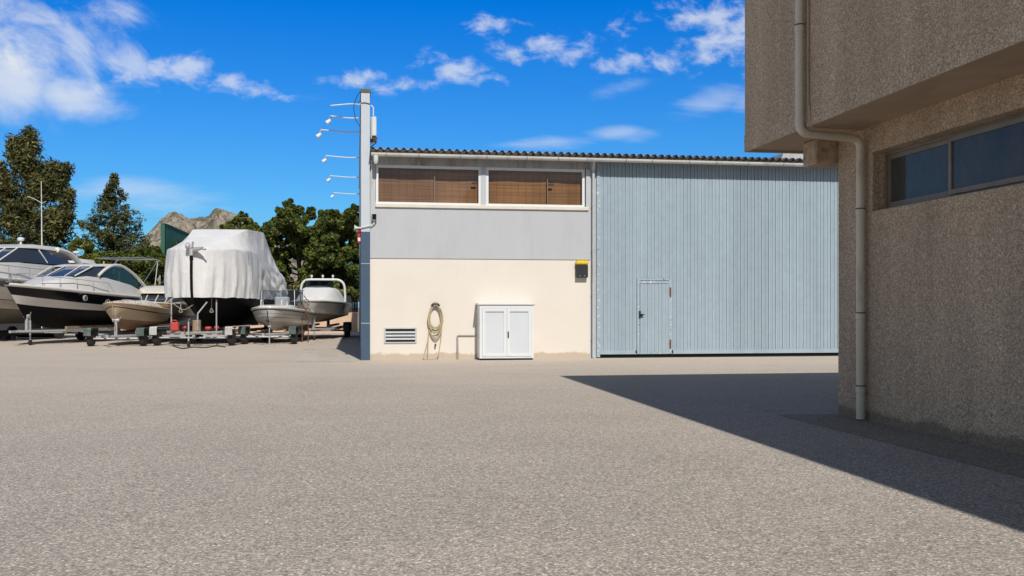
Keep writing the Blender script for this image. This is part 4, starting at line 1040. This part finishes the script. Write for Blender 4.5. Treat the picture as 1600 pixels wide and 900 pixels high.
# red and white tool bits on the trailer
oil = thing('fuel_can', 'red fuel can standing on the trailer of the covered boat', 'fuel can', (0, 0, 0))
q = P(273, 505, 36.9); oil.location = (q.x, q.y, .585)
b = MB(); b.box(-.16, .16, -.1, .1, 0, .34, bev=.04); b.build('body', M['redroller'], oil); b = MB(); b.tube(fillet([(-.1, 0, .33), (-.1, 0, .41), (.06, 0, .41), (.06, 0, .33)], .03), .018); b.build('handle', M['redroller'], oil); b = MB(); b.lathe([(.03, 0), (.03, .06)], 'z', (.12, 0, .33), 10); b.build('cap', M['blackplastic'], oil)

# --- small white open boat
bt, p, rz = boat('open_boat', 'small white open boat with clear windscreen on a two-wheel trailer', 418, 38.6, 6.5)
hb, sh = hull(5.6, 2.15, .50, 1.47, 1.22, [1, 1, 0, 3, 0, 3, 0, 2, 0], lambda s: (.02, .28+.1*s, .32+.1*s, .58, .61, .86, .93, 1.0), dead=.27, rake=.45, entry=.46, stemz=.2, fullness=.5, flare=.5, chine=.9)
hb.build('hull', [M['gelcoat'], M['offwhite'], M['navy'], M['grey_stripe']], bt, 50)
deck(sh, .05, .03, .02).build('deck', M['gelcoat'], bt, True)
gunwale(sh, .05, .03).build('rubbing_strake', M['gelcoat'], bt, True)
cabin([(-.25, .2, .15, 1.45, 1.50), (-1.0, .65, .55, 1.42, 1.58), (-2.0, .78, .65, 1.36, 1.60), (-2.6, .8, .7, 1.34, 1.58)]).build('foredeck', M['gelcoat'], bt, 60)
b = MB(); pl = []
for k in range(13):
    q = R(-95+190*k/12); pl.append((-2.75+1.05*math.cos(q), .97*math.sin(q)))
b.loft([[(x, y, 1.55), (x-.16, y*.95, 2.22), (x-.168, y*.95, 2.22), (x-.008, y, 1.55)] for x, y in pl], 0, True, True); b.build('windscreen', M['glassclear'], bt, True)
b = MB(); b.tube([(x-.16, y*.95, 2.23) for x, y in pl], .016, n=6); b.tube([(x, y, 1.55) for x, y in pl], .016, n=6)
for k in (0, 3, 9, 12): b.tube([(pl[k][0], pl[k][1], 1.55), (pl[k][0]-.16, pl[k][1]*.95, 2.23)], .014, n=6)
b.build('windscreen_frame', M['steel'], bt, True)
b = MB()
for sg in (1, -1): b.tube(fillet([(-.75, sg*.42, 1.55), (-.75, sg*.42, 1.78), (-1.5, sg*.5, 1.80), (-1.5, sg*.5, 1.58)], .08), .025, n=8)
b.build('rail', M['whitepaint'], bt, True)
b = MB(); b.box(-3.3, -2.9, -.3, .3, 1.3, 1.95, bev=.05); b.build('console', M['gelcoat'], bt)
b = MB(); b.tube(fillet([(.03, 0, 1.35), (-.1, 0, .95), (-.18, .02, .8)], .1), .02); b.lathe([(.07, -.05), (.08, 0), (.07, .05)], 'y', (-.03, 0, .98), 12); b.build('bow_eye', M['blackplastic'], bt)
b = MB(); b.box(-5.85, -5.6, -.2, .2, .8, 1.75, bev=.06); b.tube([(-5.75, 0, .3), (-5.75, 0, .9)], .06); b.build('outboard_motor', M['blackplastic'], bt)
trailer('boat_trailer', 'short trailer with green fender under the small white open boat', p, rz, 5.0, 2.0, (-.35,), zf=.42, r=.30, fmat='bluegreen', front=.55, tongue=.8, jack=False, flatfender=True, winch=False)
st = thing('prop_stand', 'thin steel prop with a flat foot under the bow of the open boat', 'stand', G(421, 541))
b = MB(); b.tube([(0, 0, .03), (0, 0, .74)], .025); b.build('post', M['galv'], st)
b = MB(); b.box(-.2, .2, -.12, .12, 0, .03, bev=.008); b.build('foot', M['galv'], st)
b = MB(); b.box(-.06, .06, -.05, .05, .74, .80); b.build('head', M['galv'], st)

# --- boat with white arch
bt, p, rz = boat('arch_boat', 'white powerboat with a tall white arch and a grey cover', 485, 43.2, 4.5)
hb, sh = hull(7.2, 2.5, .78, 1.78, 1.62, [1, 1, 0, 2, 0], lambda s: (.02, .90, .95, 1.0), dead=.3, rake=.6, entry=.46, stemz=.2, fullness=.52, flare=.5, chine=.88)
hb.build('hull', [M['gelcoat'], M['antifoul'], M['navy']], bt, 50)
deck(sh, .05, .02, .02).build('deck', M['gelcoat'], bt, True); gunwale(sh, .05, .03).build('rubbing_strake', M['gelcoat'], bt, True)
cabin([(-.3, .2, .1, 1.72, 1.76), (-1.3, .8, .45, 1.68, 2.06), (-2.4, 1.05, .62, 1.64, 2.40), (-3.2, 1.1, .68, 1.62, 2.50), (-4.4, 1.12, .8, 1.6, 2.42), (-6.0, 1.15, .9, 1.6, 2.0), (-7.2, 1.18, 1.0, 1.58, 1.72)]).build('cover', M['tarp'], bt, 70)
b = MB(); b.tube(fillet([(-5.0, -1.12, 1.6), (-4.85, -1.06, 2.88), (-4.85, 1.06, 2.88), (-5.0, 1.12, 1.6)], .45, 8), .06, n=10); b.build('arch', M['whitepaint'], bt, True)
for y in (-.55, 0, .5):
    b = MB(); b.lathe([(.03, 0), (.03, .08), (.06, .10), (.06, .18), (.02, .2)], 'z', (-4.85, y, 2.92), 12); b.build('arch_lamp', M['whitepaint'], bt, True)
b = MB(); b.tube(fillet([(-.6, -.2, 1.82), (-.2, -.5, 2.25), (.0, -.4, 1.6), (-.3, -.05, 1.25)], .2), .02); b.build('mooring_line', M['blackplastic'], bt, True)
b = MB(); b.loft([[(-3.2+.9*math.cos(q)*.8, .72*math.sin(q), 2.42), (-3.3+.8*math.cos(q)*.8, .66*math.sin(q), 2.78)] for q in [R(-95+190*k/10) for k in range(11)]], closed=False); b.build('windscreen', M['glassdark'], bt, True)
b = MB(); b.box(-7.5, -7.2, -.25, .25, .9, 2.0, bev=.08); b.tube([(-7.35, 0, .4), (-7.35, 0, .95)], .08); b.build('outboard_motor', M['blackplastic'], bt)
trailer('boat_trailer', 'two-axle trailer under the white powerboat with the arch', p, rz, 7.6, 2.35, (-4.9, -5.75), zf=.5, r=.33, front=-.05, tongue=1.2, fmat='blackplastic')
# anchor chain / rusty bow gear between the two white boats
b = MB(); q = P(476, 473, 41.0)
for k in range(5): b.tube(arc((q.x+random.uniform(-.25, .25), q.y, q.z-.12*k), .12+.04*random.random(), 0, 330, 10), .018)
b.tube([(q.x-.1, q.y, q.z-.6), (q.x-.1, q.y, 0)], .02); b.tube([(q.x+.15, q.y, q.z-.5), (q.x+.15, q.y, 0)], .02)
tag(b.build('rope_bundle', M['rust'], None, True), 'rusty brown bundle of rope hung on two poles between the white boats', 'rope')

# ================================================================== BACKGROUND WALL, FENCE, GREEN SHEET, POLE, WIRES
b = MB(); b.box(-7.5, .02, 57.6, 57.8, 0, 1.18); tag(b.build('boundary_wall', M['peach']), 'low peach rendered wall behind the boats', 'wall')
b = MB(); b.box(-30, -7.55, 57.6, 57.8, 0, 1.1); tag(b.build('boundary_wall', M['fencedark']), 'low wall coloured dark for the tree shade behind the cruiser and yacht', 'wall')  # near-black colour stands in for the shade under the trees
fn = thing('screen_fence', 'dark slatted fence standing on the low peach wall', 'fence', (0, 0, 0))
b = MB(); x = -7.5
while x < 0: b.box(x, x+.128, 57.66, 57.70, 1.2, 2.45+.03*math.sin(x*9)); x += .135
b.build('slat_panel', M['fencedark'], fn)
b = MB(); b.box(-7.5, 0, 57.705, 57.74, 1.35, 1.42); b.box(-7.5, 0, 57.705, 57.74, 2.2, 2.27); b.build('rail', M['fencedark'], fn)
gn = thing('green_shed', 'tall dark green corrugated metal sheet building rising behind the trees', 'shed', P(251, 480, 58)*1)
gn.location.z = 0
b = MB(); x0, x1 = 0, .28; H = W(251, 350, gn.location.y).z
pr = []; y = 0
while y < 8.6: pr += [(x1, y), (x1, y+.18), (x1-.03, y+.20), (x1-.03, y+.28)]; y += .30
b.loft([[(x, y, 0), (x, y, H)] for x, y in pr], closed=False)
b.box(x0, x1-.04, 0, 8.6, 0, H); b.build('sheet_wall', M['greenmetal'], gn)
b = MB(); b.box(x0-.02, x1+.02, -.02, 8.62, H, H+.05); b.build('edge_trim', M['greenmetal'], gn)
mp = thing('antenna_mast', 'slender pale mast with short cross arms in front of the tall pine', 'mast', P(66, 480, 52)); mp.location.z = 0
zt_ = P(64, 283, 52).z
b = MB(); b.tube([(0, 0, 0), (-.02, 0, zt_*.6), (-.05, 0, zt_)], [.05, .035, .018], n=8); b.build('pole', M['poleW'], mp, True)
b = MB(); z2 = P(64, 318, 52).z; b.tube([(-.75, 0, z2+.38), (-.35, 0, z2+.22), (0, 0, z2)], .014); b.tube([(0, 0, z2+.02), (.2, 0, z2+.12)], .012); b.build('cross_arm', M['poleW'], mp, True)
for (lab, pa, ta, pb2, tb, sag) in (('upper overhead wire crossing the sky behind the sign wall', (-60, 322), 70, (700, 318), 70, 1.0), ('lower overhead wire crossing the sky just over the mountain', (-60, 345), 72, (700, 328), 72, 1.3)):
    a_, c_ = P(*pa, ta), P(*pb2, tb)
    b = MB(); b.tube([a_.lerp(c_, k/24)-Vector((0, 0, sag*4*(k/24)*(1-k/24))) for k in range(25)], .012, n=5)
    tag(b.build('overhead_wire', M['fascia'], None, True), lab, 'wire', 'overhead wires')

# ================================================================== TREES
def leaves(centers, radii, n_per, size, long=1.0, seed=0, outward=.5, zsq=1.0):
    rng = np.random.default_rng(seed)
    V = []; 
    cs = np.repeat(np.array(centers), n_per, axis=0); rs = np.repeat(np.array(radii), n_per)
    k = len(cs)
    d = rng.normal(size=(k, 3)); d /= np.linalg.norm(d, axis=1)[:, None]
    rad = rs*rng.uniform(.25, 1.0, k)**.5
    pos = cs+d*rad[:, None]*np.array([1, 1, zsq])
    nrm = d*outward+rng.normal(size=(k, 3))*.55+np.array([0, 0, .35]); nrm /= np.linalg.norm(nrm, axis=1)[:, None]
    t = rng.normal(size=(k, 3))+d*(1.2 if long > 1.5 else 0); t -= nrm*(t*nrm).sum(1)[:, None]; t /= np.linalg.norm(t, axis=1)[:, None]
    w = np.cross(nrm, t); s = size*rng.uniform(.6, 1.4, k)
    a = t*(s*long)[:, None]*.5; bq = w*s[:, None]*.5/(1 if long < 1.5 else long*.9)
    fold = nrm*(s*.18)[:, None]
    vs = np.stack([pos-a, pos+bq+fold, pos+a, pos-bq+fold], 1).reshape(-1, 3)
    return vs, k
def crown_mesh(name, vs, k, mat, parent):
    me = bpy.data.meshes.new(name)
    me.vertices.add(len(vs)); me.vertices.foreach_set('co', vs.astype(np.float32).ravel())
    me.loops.add(4*k); me.loops.foreach_set('vertex_index', np.arange(4*k, dtype=np.int32))
    me.polygons.add(k); me.polygons.foreach_set('loop_start', np.arange(0, 4*k, 4, dtype=np.int32)); me.polygons.foreach_set('loop_total', np.full(k, 4, dtype=np.int32))
    me.update(calc_edges=True); me.materials.append(mat)
    o = bpy.data.objects.new(name, me); C.objects.link(o); o.parent = parent; return o
def lobes_tree(name, label, px, t, lobes, mat, group=None, n_clump=9, n_leaf=70, size=.2, long=1.0, depth=1.0, seed=1, trunk_r=.22, zsq=1.0, csize=.42):
    """lobes: (px, py, r_px) as seen from the yard -> real 3-D lobes at that tree's distance, spread in depth"""
    rng = random.Random(seed)
    base = P(px, 480, t); base.z = 0
    tr = thing(name, label, 'tree', base, 0, group)
    cs, rs = [], []; heads = []
    for (lx, ly, lr) in lobes:
        r = lr/1500*t; dt = rng.uniform(-1, 1)*depth
        c = P(lx, ly, t+dt)-base; heads.append((c, r))
        for k in range(n_clump):
            d = Vector((rng.gauss(0, 1), rng.gauss(0, 1), rng.gauss(0, 1))).normalized()
            cs.append(tuple(c+d*r*rng.uniform(.35, .95))); rs.append(r*csize*rng.uniform(.7, 1.3))
    vs, k = leaves(cs, rs, n_leaf, size, long, seed, .6, zsq)
    b = MB(); top = max(h.z for h, r in heads); 
    tp_ = Vector((sum(h.x for h, r in heads if h.z > top*.7)/max(1, len([1 for h, r in heads if h.z > top*.7])), 0, top*.95))
    mid = [Vector((tp_.x*f**2+.12*math.sin(f*7+seed), .1*math.sin(f*5), tp_.z*f)) for f in [i/8 for i in range(9)]]
    b.tube(mid, [trunk_r*(1-.88*i/8) for i in range(9)], n=8)
    for h, r in heads:
        f = max(.12, min(.9, (h.z-r*.6)/tp_.z*.85)); i = f*8; a = mid[int(i)].lerp(mid[min(8, int(i)+1)], i-int(i))
        m_ = a.lerp(h, .55)+Vector((0, 0, -.1*(h-a).length)); b.tube([a, m_, h], [trunk_r*.35*(1-f*.6), trunk_r*.2*(1-f*.5), .02], n=5)
    b.build('trunk', M['bark'], tr, True)
    crown_mesh('crown', vs, k, M[mat], tr)
    return tr
def fill(cx, cy, rx, ry, n, rlo, rhi, seed):
    rng = random.Random(seed); out = []
    for i in range(n):
        a = rng.uniform(0, 2*math.pi); q = rng.uniform(0, 1)**.5
        out.append((cx+rx*q*math.cos(a), cy+ry*q*math.sin(a), rng.uniform(rlo, rhi)))
    return out
def conifer(name, label, px, t, leaders, mat, seed, whorl=.34, nb=7, tuft=.2, n_leaf=16, size=.15, trunk_r=.22, sparse=.0):
    """leaders: list of (width profile [(height px, half width px)], px of its top, px of its foot); branches grow in every direction"""
    rng = random.Random(seed); base = P(px, 480, t); base.z = 0
    tr = thing(name, label, 'tree', base, 0, None); k1 = t/1500.0
    cs, rs = [], []; b = MB(); br = MB()
    for li, (prof, ptop, pfoot) in enumerate(leaders):
        ytop, ylow = prof[0][0], prof[-1][0]
        oy = rng.uniform(-.8, .8) if li else 0
        top = P(ptop, ytop, t)-base+Vector((0, oy, 0)); foot = P(pfoot, ylow, t)-base+Vector((0, oy*.3, 0))
        if li == 0: foot = Vector((foot.x*.3, 0, 0))
        ax = lambda z: foot.lerp(top, max(0, min(1, (z-foot.z)/(top.z-foot.z))))
        n_ = 10; b.tube([ax(foot.z+(top.z-foot.z)*q/n_)+Vector((.05*math.sin(q*2+li), .04*math.cos(q*3), 0)) for q in range(n_+1)], [trunk_r*(1 if li == 0 else .45)*(1-.92*q/n_) for q in range(n_+1)], n=7)
        z = top.z
        zl = (P(ptop, ylow, t)-base).z
        while z > zl:
            ypx = 480-(z-1.5)/k1
            wpx = prof[0][1] if ypx <= prof[0][0] else prof[-1][1]
            for (ya, wa), (yc, wc) in zip(prof, prof[1:]):
                if ya <= ypx <= yc: wpx = wa+(wc-wa)*(ypx-ya)/(yc-ya)
            ln0 = max(.12, wpx*k1)
            for q in range(nb if ln0 > .5 else 3):
                if rng.random() < sparse: continue
                a = rng.uniform(0, 2*math.pi); ln = ln0*rng.uniform(.66, 1.08)
                o = ax(z-.22*ln-.1); d = Vector((math.cos(a), math.sin(a), 0))
                pts = [o+d*ln*f+Vector((0, 0, (-.05*math.sin(f*math.pi)+.26*f**1.6)*ln)) for f in (0, .35, .7, 1.0)]
                if ln > .6: br.tube(pts, [.03+.012*ln, .025, .016, .006], n=4)
                m = max(1, int(ln/(tuft*1.25)))
                for w in range(m+1):
                    f = .28+.72*w/m if ln > .5 else 1.0
                    if f < .5 and rng.random() < .5: continue
                    i0 = min(2, int(f*3)); pp = pts[i0].lerp(pts[i0+1], f*3-i0) if f < 1 else pts[3]
                    sp = .28*ln*(1-abs(f-.55))*.6
                    cs.append(tuple(pp+Vector((rng.uniform(-sp, sp), rng.uniform(-sp, sp), rng.uniform(0, .12))))); rs.append(tuft*rng.uniform(.7, 1.35)*(1.15 if f > .6 else .9))
            z -= whorl*(.35+.65*min(1, ln0/1.3))*rng.uniform(.75, 1.2)
    vs, k = leaves(cs, rs, n_leaf, size, 2.0, seed, .6, 1.1)
    b.add(br.v, br.f); b.build('trunk', M['bark'], tr, True)
    crown_mesh('crown', vs, k, M[mat], tr); return tr
conifer('pine_tree', 'tall bushy olive-green pine with a forked top', 45, 62, [
    ([(206, 1), (216, 9), (232, 17), (250, 21), (258, 12), (268, 14), (282, 26), (300, 36), (312, 30), (326, 46), (345, 60), (360, 56), (375, 66), (410, 70)], 46, 44),
    ([(221, 1), (232, 9), (246, 15), (262, 13), (272, 8)], 22, 38), ([(258, 1), (270, 9), (284, 14), (300, 12)], 76, 62), ([(262, 1), (274, 7), (292, 11), (310, 8)], 107, 80), ([(262, 1), (280, 14), (320, 24), (350, 26)], 2, 24), ([(300, 1), (315, 9), (330, 12), (365, 16)], 110, 84), ([(262, 1), (274, 6), (292, 9)], 93, 76), ([(335, 1), (350, 10), (375, 14)], 112, 84)],
    'needle', 3, whorl=.36, nb=7, tuft=.34, n_leaf=26, size=.15, trunk_r=.28)
conifer('pine_tree', 'slender conical dark conifer standing beside the tall pine', 176, 60, [
    ([(276, .5), (288, 6), (300, 13), (312, 19), (326, 30), (342, 41), (356, 46), (372, 48), (390, 50), (420, 52)], 178, 176)],
    'needle_blue', 5, whorl=.40, nb=8, tuft=.20, n_leaf=24, size=.115, trunk_r=.15, sparse=.0)
# broadleaf trees
T = 'broadleaf trees behind the boats'
lobes_tree('broadleaf_tree', 'tallest dark green broadleaf tree, its dome behind the covered boat and sign wall', 468, 60,
           [(500, 352, 11), (494, 366, 12), (452, 320, 9), (462, 326, 11), (446, 334, 13), (466, 340, 15), (432, 346, 10), (484, 336, 10), (424, 362, 12)]+fill(462, 372, 42, 28, 16, 12, 19, 1)+fill(458, 415, 50, 34, 20, 13, 20, 2)+fill(460, 458, 60, 16, 16, 12, 16, 3), 'leaf_dark', T, 9, 150, .155, 1.3, 2.4, 11, .26)
lobes_tree('broadleaf_tree', 'dark green broadleaf tree pressed against the sign wall', 532, 58.6,
           [(545, 352, 11), (550, 372, 12), (548, 395, 12), (552, 420, 12), (548, 445, 12), (558, 350, 9), (560, 375, 10), (558, 400, 11), (560, 425, 11), (558, 448, 11), (556, 462, 9), (505, 336, 9), (520, 334, 9), (535, 338, 9), (548, 332, 8), (556, 326, 6), (553, 342, 10), (512, 348, 11)]+fill(528, 374, 34, 28, 15, 12, 18, 6)+fill(528, 420, 36, 34, 17, 12, 18, 7)+fill(528, 458, 34, 16, 13, 11, 14, 8), 'leaf_dark', T, 9, 150, .155, 1.3, 2.2, 13, .24)
lobes_tree('broadleaf_tree', 'lighter green broadleaf tree whose top shows over the tarpaulin', 385, 70,
           [(365, 345, 8), (378, 341, 9), (388, 350, 9), (355, 356, 10), (400, 358, 8)]+fill(380, 372, 34, 16, 11, 9, 14, 16)+fill(375, 410, 40, 30, 10, 14, 20, 17), 'leaf_mid', T, 8, 120, .17, 1.3, 2.4, 17, .22)
lobes_tree('broadleaf_tree', 'small yellow-green tree between the two dark crowns over the tarpaulin', 414, 66,
           fill(412, 366, 14, 12, 7, 7, 11, 21)+fill(410, 400, 18, 24, 8, 10, 14, 22), 'leaf_mid', T, 8, 110, .16, 1.3, 1.5, 23, .16)
lobes_tree('broadleaf_tree', 'low bushy tree beside the green shed, above the cream boat', 228, 56,
           [(232, 392, 9), (244, 398, 9), (218, 398, 9)]+fill(232, 420, 30, 20, 14, 9, 14, 26)+fill(228, 452, 34, 18, 12, 10, 15, 27), 'leaf_mid', T, 8, 130, .14, 1.3, 1.6, 29, .14)
lobes_tree('broadleaf_tree', 'yellow-green leafy tree behind the awning frame of the black cruiser', 132, 57,
           [(122, 380, 8), (136, 386, 9), (150, 398, 9), (112, 392, 9)]+fill(140, 412, 40, 16, 14, 9, 14, 31)+fill(140, 446, 50, 22, 14, 11, 16, 32), 'leaf_mid', T, 8, 130, .14, 1.3, 1.6, 33, .14)
lobes_tree('broadleaf_tree', 'shrubby tree under the conical conifer', 184, 57.5,
           fill(184, 414, 30, 16, 13, 9, 13, 36)+fill(190, 445, 34, 22, 12, 10, 15, 37), 'leaf_dark', T, 8, 130, .14, 1.3, 1.4, 39, .14)
lobes_tree('broadleaf_tree', 'dense dark shrubby tree behind the yacht windscreen', 40, 58.5,
           fill(30, 420, 70, 22, 16, 12, 18, 41)+fill(30, 455, 80, 18, 18, 12, 17, 42), 'leaf_dark', T, 8, 130, .15, 1.3, 1.5, 43, .14)
lobes_tree('broadleaf_tree', 'dark tree hidden mostly behind the tarpaulin', 320, 60,
           fill(320, 400, 40, 22, 12, 12, 17, 46)+fill(320, 440, 46, 26, 14, 12, 17, 47), 'leaf_dark', T, 7, 110, .16, 1.3, 1.5, 48, .16)

# ================================================================== LIGHT, SKY, CAMERA
EL, AZ = 45.0, math.atan2(.11, 1.0)   # light travels towards (-sin AZ, cos AZ)
sd = Vector((-math.sin(AZ)*math.cos(R(EL)), math.cos(AZ)*math.cos(R(EL)), -math.sin(R(EL))))
sun = bpy.data.lights.new('sun', 'SUN'); sun.energy = 4.4; sun.angle = R(.5); sun.color = (1, .945, .86)
so = bpy.data.objects.new('sun', sun); C.objects.link(so); so.rotation_euler = sd.to_track_quat('-Z', 'Y').to_euler(); so.location = (10, -40, 60)

w = bpy.data.worlds.new('World'); SC.world = w; w.use_nodes = True
nt = w.node_tree; bg = nt.nodes['Background']
sky = nt.nodes.new('ShaderNodeTexSky'); sky.sky_type = 'NISHITA'; sky.sun_disc = False
sky.sun_elevation = R(EL); sky.sun_rotation = math.pi-AZ; sky.air_density = 1.0; sky.dust_density = .4; sky.ozone_density = 2.5
hsv = nt.nodes.new('ShaderNodeHueSaturation'); hsv.inputs['Saturation'].default_value = 1.0; hsv.inputs['Value'].default_value = 1.0
L(nt, sky.outputs[0], hsv.inputs['Color'])
skyc = hsv.outputs[0]
tc = nt.nodes.new('ShaderNodeTexCoord'); sx = N(nt, 'ShaderNodeSeparateXYZ'); L(nt, tc.outputs['Generated'], sx.inputs[0])
def mth(op, a, b=None, c=None):
    n = nt.nodes.new('ShaderNodeMath'); n.operation = op
    for i, x in enumerate((a, b, c)):
        if x is None: continue
        if hasattr(x, 'links'): L(nt, x, n.inputs[i])
        else: n.inputs[i].default_value = x
    return n.outputs[0]
ymax = mth('MAXIMUM', sx.outputs[1], .02)
gx = mth('DIVIDE', sx.outputs[0], ymax); gz_ = mth('DIVIDE', sx.outputs[2], ymax)
comb = N(nt, 'ShaderNodeCombineXYZ'); L(nt, gx, comb.inputs[0]); L(nt, mth('MULTIPLY', gz_, 1.55), comb.inputs[1])
puff = noise(nt, comb.outputs[0], 34, 9, .62, .25)
comb3 = N(nt, 'ShaderNodeCombineXYZ'); L(nt, mth('MULTIPLY_ADD', gx, .82, mth('MULTIPLY', gz_, -.57)), comb3.inputs[0]); L(nt, mth('MULTIPLY_ADD', gx, .57*2.2, mth('MULTIPLY', gz_, .82*2.2)), comb3.inputs[1])
strk = noise(nt, comb3.outputs[0], 13, 8, .62, .35)
big = noise(nt, comb.outputs[0], 8.5, 8, .62, .3)
comb2 = N(nt, 'ShaderNodeCombineXYZ'); L(nt, mth('MULTIPLY_ADD', gz_, .8, gx), comb2.inputs[0]); L(nt, mth('MULTIPLY', gz_, 5.5), comb2.inputs[1])
wisp = noise(nt, comb2.outputs[0], 6, 7, .6, .4)
def blob(px, py, rx, ry, rot=0):
    d = ray(px, py); cx, cz = d.x/d.y, d.z/d.y
    a = mth('SUBTRACT', gx, cx); c = mth('SUBTRACT', gz_, cz)
    cr, sr = math.cos(R(rot)), math.sin(R(rot))
    u = mth('MULTIPLY_ADD', a, cr*1500/rx, mth('MULTIPLY', c, sr*1500/rx)); v = mth('MULTIPLY_ADD', a, -sr*1500/ry, mth('MULTIPLY', c, cr*1500/ry))
    q = mth('ADD', mth('MULTIPLY', u, u), mth('MULTIPLY', v, v))
    return mth('EXPONENT', mth('MULTIPLY', q, -1.0))
def layer(blobs, tex, gain, lo, hi, front=True):
    m = None
    for bl in blobs:
        q = blob(*bl[:5]); q = mth('MULTIPLY', q, bl[5] if len(bl) > 5 else 1.0)
        m = q if m is None else mth('MAXIMUM', m, q)
    s = mth('ADD', mth('MULTIPLY', m, gain), tex)
    n = nt.nodes.new('ShaderNodeMapRange'); n.interpolation_type = 'SMOOTHSTEP'; n.inputs[1].default_value = lo; n.inputs[2].default_value = hi
    L(nt, s, n.inputs[0]); return mth('MULTIPLY', n.outputs[0], mth('MINIMUM', 1.0, mth('MULTIPLY', m, 3.0)))
cum = layer([(20, 130, 95, 60, 0), (110, 150, 90, 36, -12), (-70, 100, 120, 90, 0)], big, .55, .62, 1.08)
puffs = layer([(280, 108, 70, 26, -6, .95), (370, 132, 60, 20, -8, .8), (210, 118, 50, 20, 0, .85), (160, 20, 60, 20, 0, .5), (440, 155, 60, 10, 0, .4),
               (570, 125, 60, 20, 4, .85), (615, 132, 40, 16, 4, .8), (715, 108, 70, 24, -6, .9), (640, 130, 60, 14, 0, .55), (765, 38, 60, 20, 10, .75), (855, 72, 46, 24, 10, .95), (905, 80, 50, 24, 15, .8), (800, 85, 60, 24, 10, .6), (1000, 98, 90, 24, 6, .85), (1115, 70, 70, 40, 25, .9), (1110, 28, 80, 34, 0, .95), (1150, 55, 60, 60, 0, .9), (960, 45, 70, 20, 20, .5)], puff, .44, .63, 1.02)
streaks = layer([(40, 40, 110, 60, -35, .85), (130, 70, 80, 60, -40, .85), (200, 100, 70, 36, -20, .8), (160, 20, 60, 30, 0, .6), (10, 90, 70, 60, 0, .6)], strk, .45, .62, 1.02)
wisps = layer([(230, 305, 130, 26, -8, .9), (130, 300, 60, 22, 0, .6), (850, 222, 90, 13, 3, .9), (960, 208, 60, 14, 8, .8), (960, 140, 60, 16, 15, .6), (1110, 160, 90, 26, 22, .75), (1180, 150, 60, 30, 20, .7), (1000, 210, 60, 18, 10, .5), (60, 60, 160, 100, 0, .45), (480, 150, 60, 10, 0, .4)], wisp, .5, .62, 1.15)
cov = mth('MINIMUM', .93, mth('ADD', mth('MULTIPLY', cum, .78), mth('ADD', mth('MAXIMUM', mth('MULTIPLY', puffs, .66), mth('MULTIPLY', streaks, .62)), mth('MULTIPLY', wisps, .5))))
cov = mth('MULTIPLY', cov, mth('GREATER_THAN', sx.outputs[1], .03))
sdot = N(nt, 'ShaderNodeVectorMath', operation='DOT_PRODUCT'); L(nt, tc.outputs['Generated'], sdot.inputs[0]); sdot.inputs[1].default_value = tuple(-sd)
tf = N(nt, 'ShaderNodeMapRange'); tf.interpolation_type = 'SMOOTHSTEP'; tf.inputs[1].default_value = .05; tf.inputs[2].default_value = -.42; L(nt, sdot.outputs['Value'], tf.inputs[0])
el_ = N(nt, 'ShaderNodeMapRange'); el_.inputs[1].default_value = .08; el_.inputs[2].default_value = .30; L(nt, sx.outputs[2], el_.inputs[0])
deep = mixc(nt, 1.0, skyc, mixc(nt, el_.outputs[0], (.46, 1.16, 1.72), (.012, .95, 2.2)), 'MULTIPLY')
tint = mixc(nt, tf.outputs[0], skyc, deep)
# unseen cloud bank added in the west as fill for the shaded brown wall
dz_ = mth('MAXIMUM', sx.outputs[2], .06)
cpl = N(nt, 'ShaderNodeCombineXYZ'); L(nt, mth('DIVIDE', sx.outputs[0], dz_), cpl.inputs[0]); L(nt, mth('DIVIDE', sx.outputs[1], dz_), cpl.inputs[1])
fill_clouds = ramp(nt, noise(nt, cpl.outputs[0], .55, 7, .6, .3), [(.44, 0.0), (.62, .62)])
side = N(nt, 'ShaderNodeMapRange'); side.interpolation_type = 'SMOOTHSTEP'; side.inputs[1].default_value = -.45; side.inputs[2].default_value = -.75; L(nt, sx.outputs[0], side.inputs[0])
fill_clouds = mth('MULTIPLY', mth('MULTIPLY', fill_clouds, side.outputs[0]), mth('GREATER_THAN', sx.outputs[2], 0.0))
CLOUD = 12.6
final = mixc(nt, mth('MAXIMUM', cov, fill_clouds), tint, (CLOUD*.92, CLOUD*.97, CLOUD*1.05))
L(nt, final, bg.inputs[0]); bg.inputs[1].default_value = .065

cam = bpy.data.cameras.new('camera'); cam.sensor_width = 36; cam.lens = 1500/1600*36; cam.shift_y = 30/1600; cam.clip_end = 6000
co_ = bpy.data.objects.new('camera', cam); C.objects.link(co_); co_.location = (0, 0, 1.5); co_.rotation_euler = (R(90), 0, -TH)
SC.camera = co_
vs_ = SC.view_settings; vs_.view_transform = 'Standard'; vs_.look = 'None'; vs_.gamma = 1; vs_.use_curve_mapping = False; vs_.exposure = 0.0
SC.cycles.max_bounces = 8; SC.cycles.transparent_max_bounces = 12
try: SC.cycles.use_denoising = True
except Exception: pass
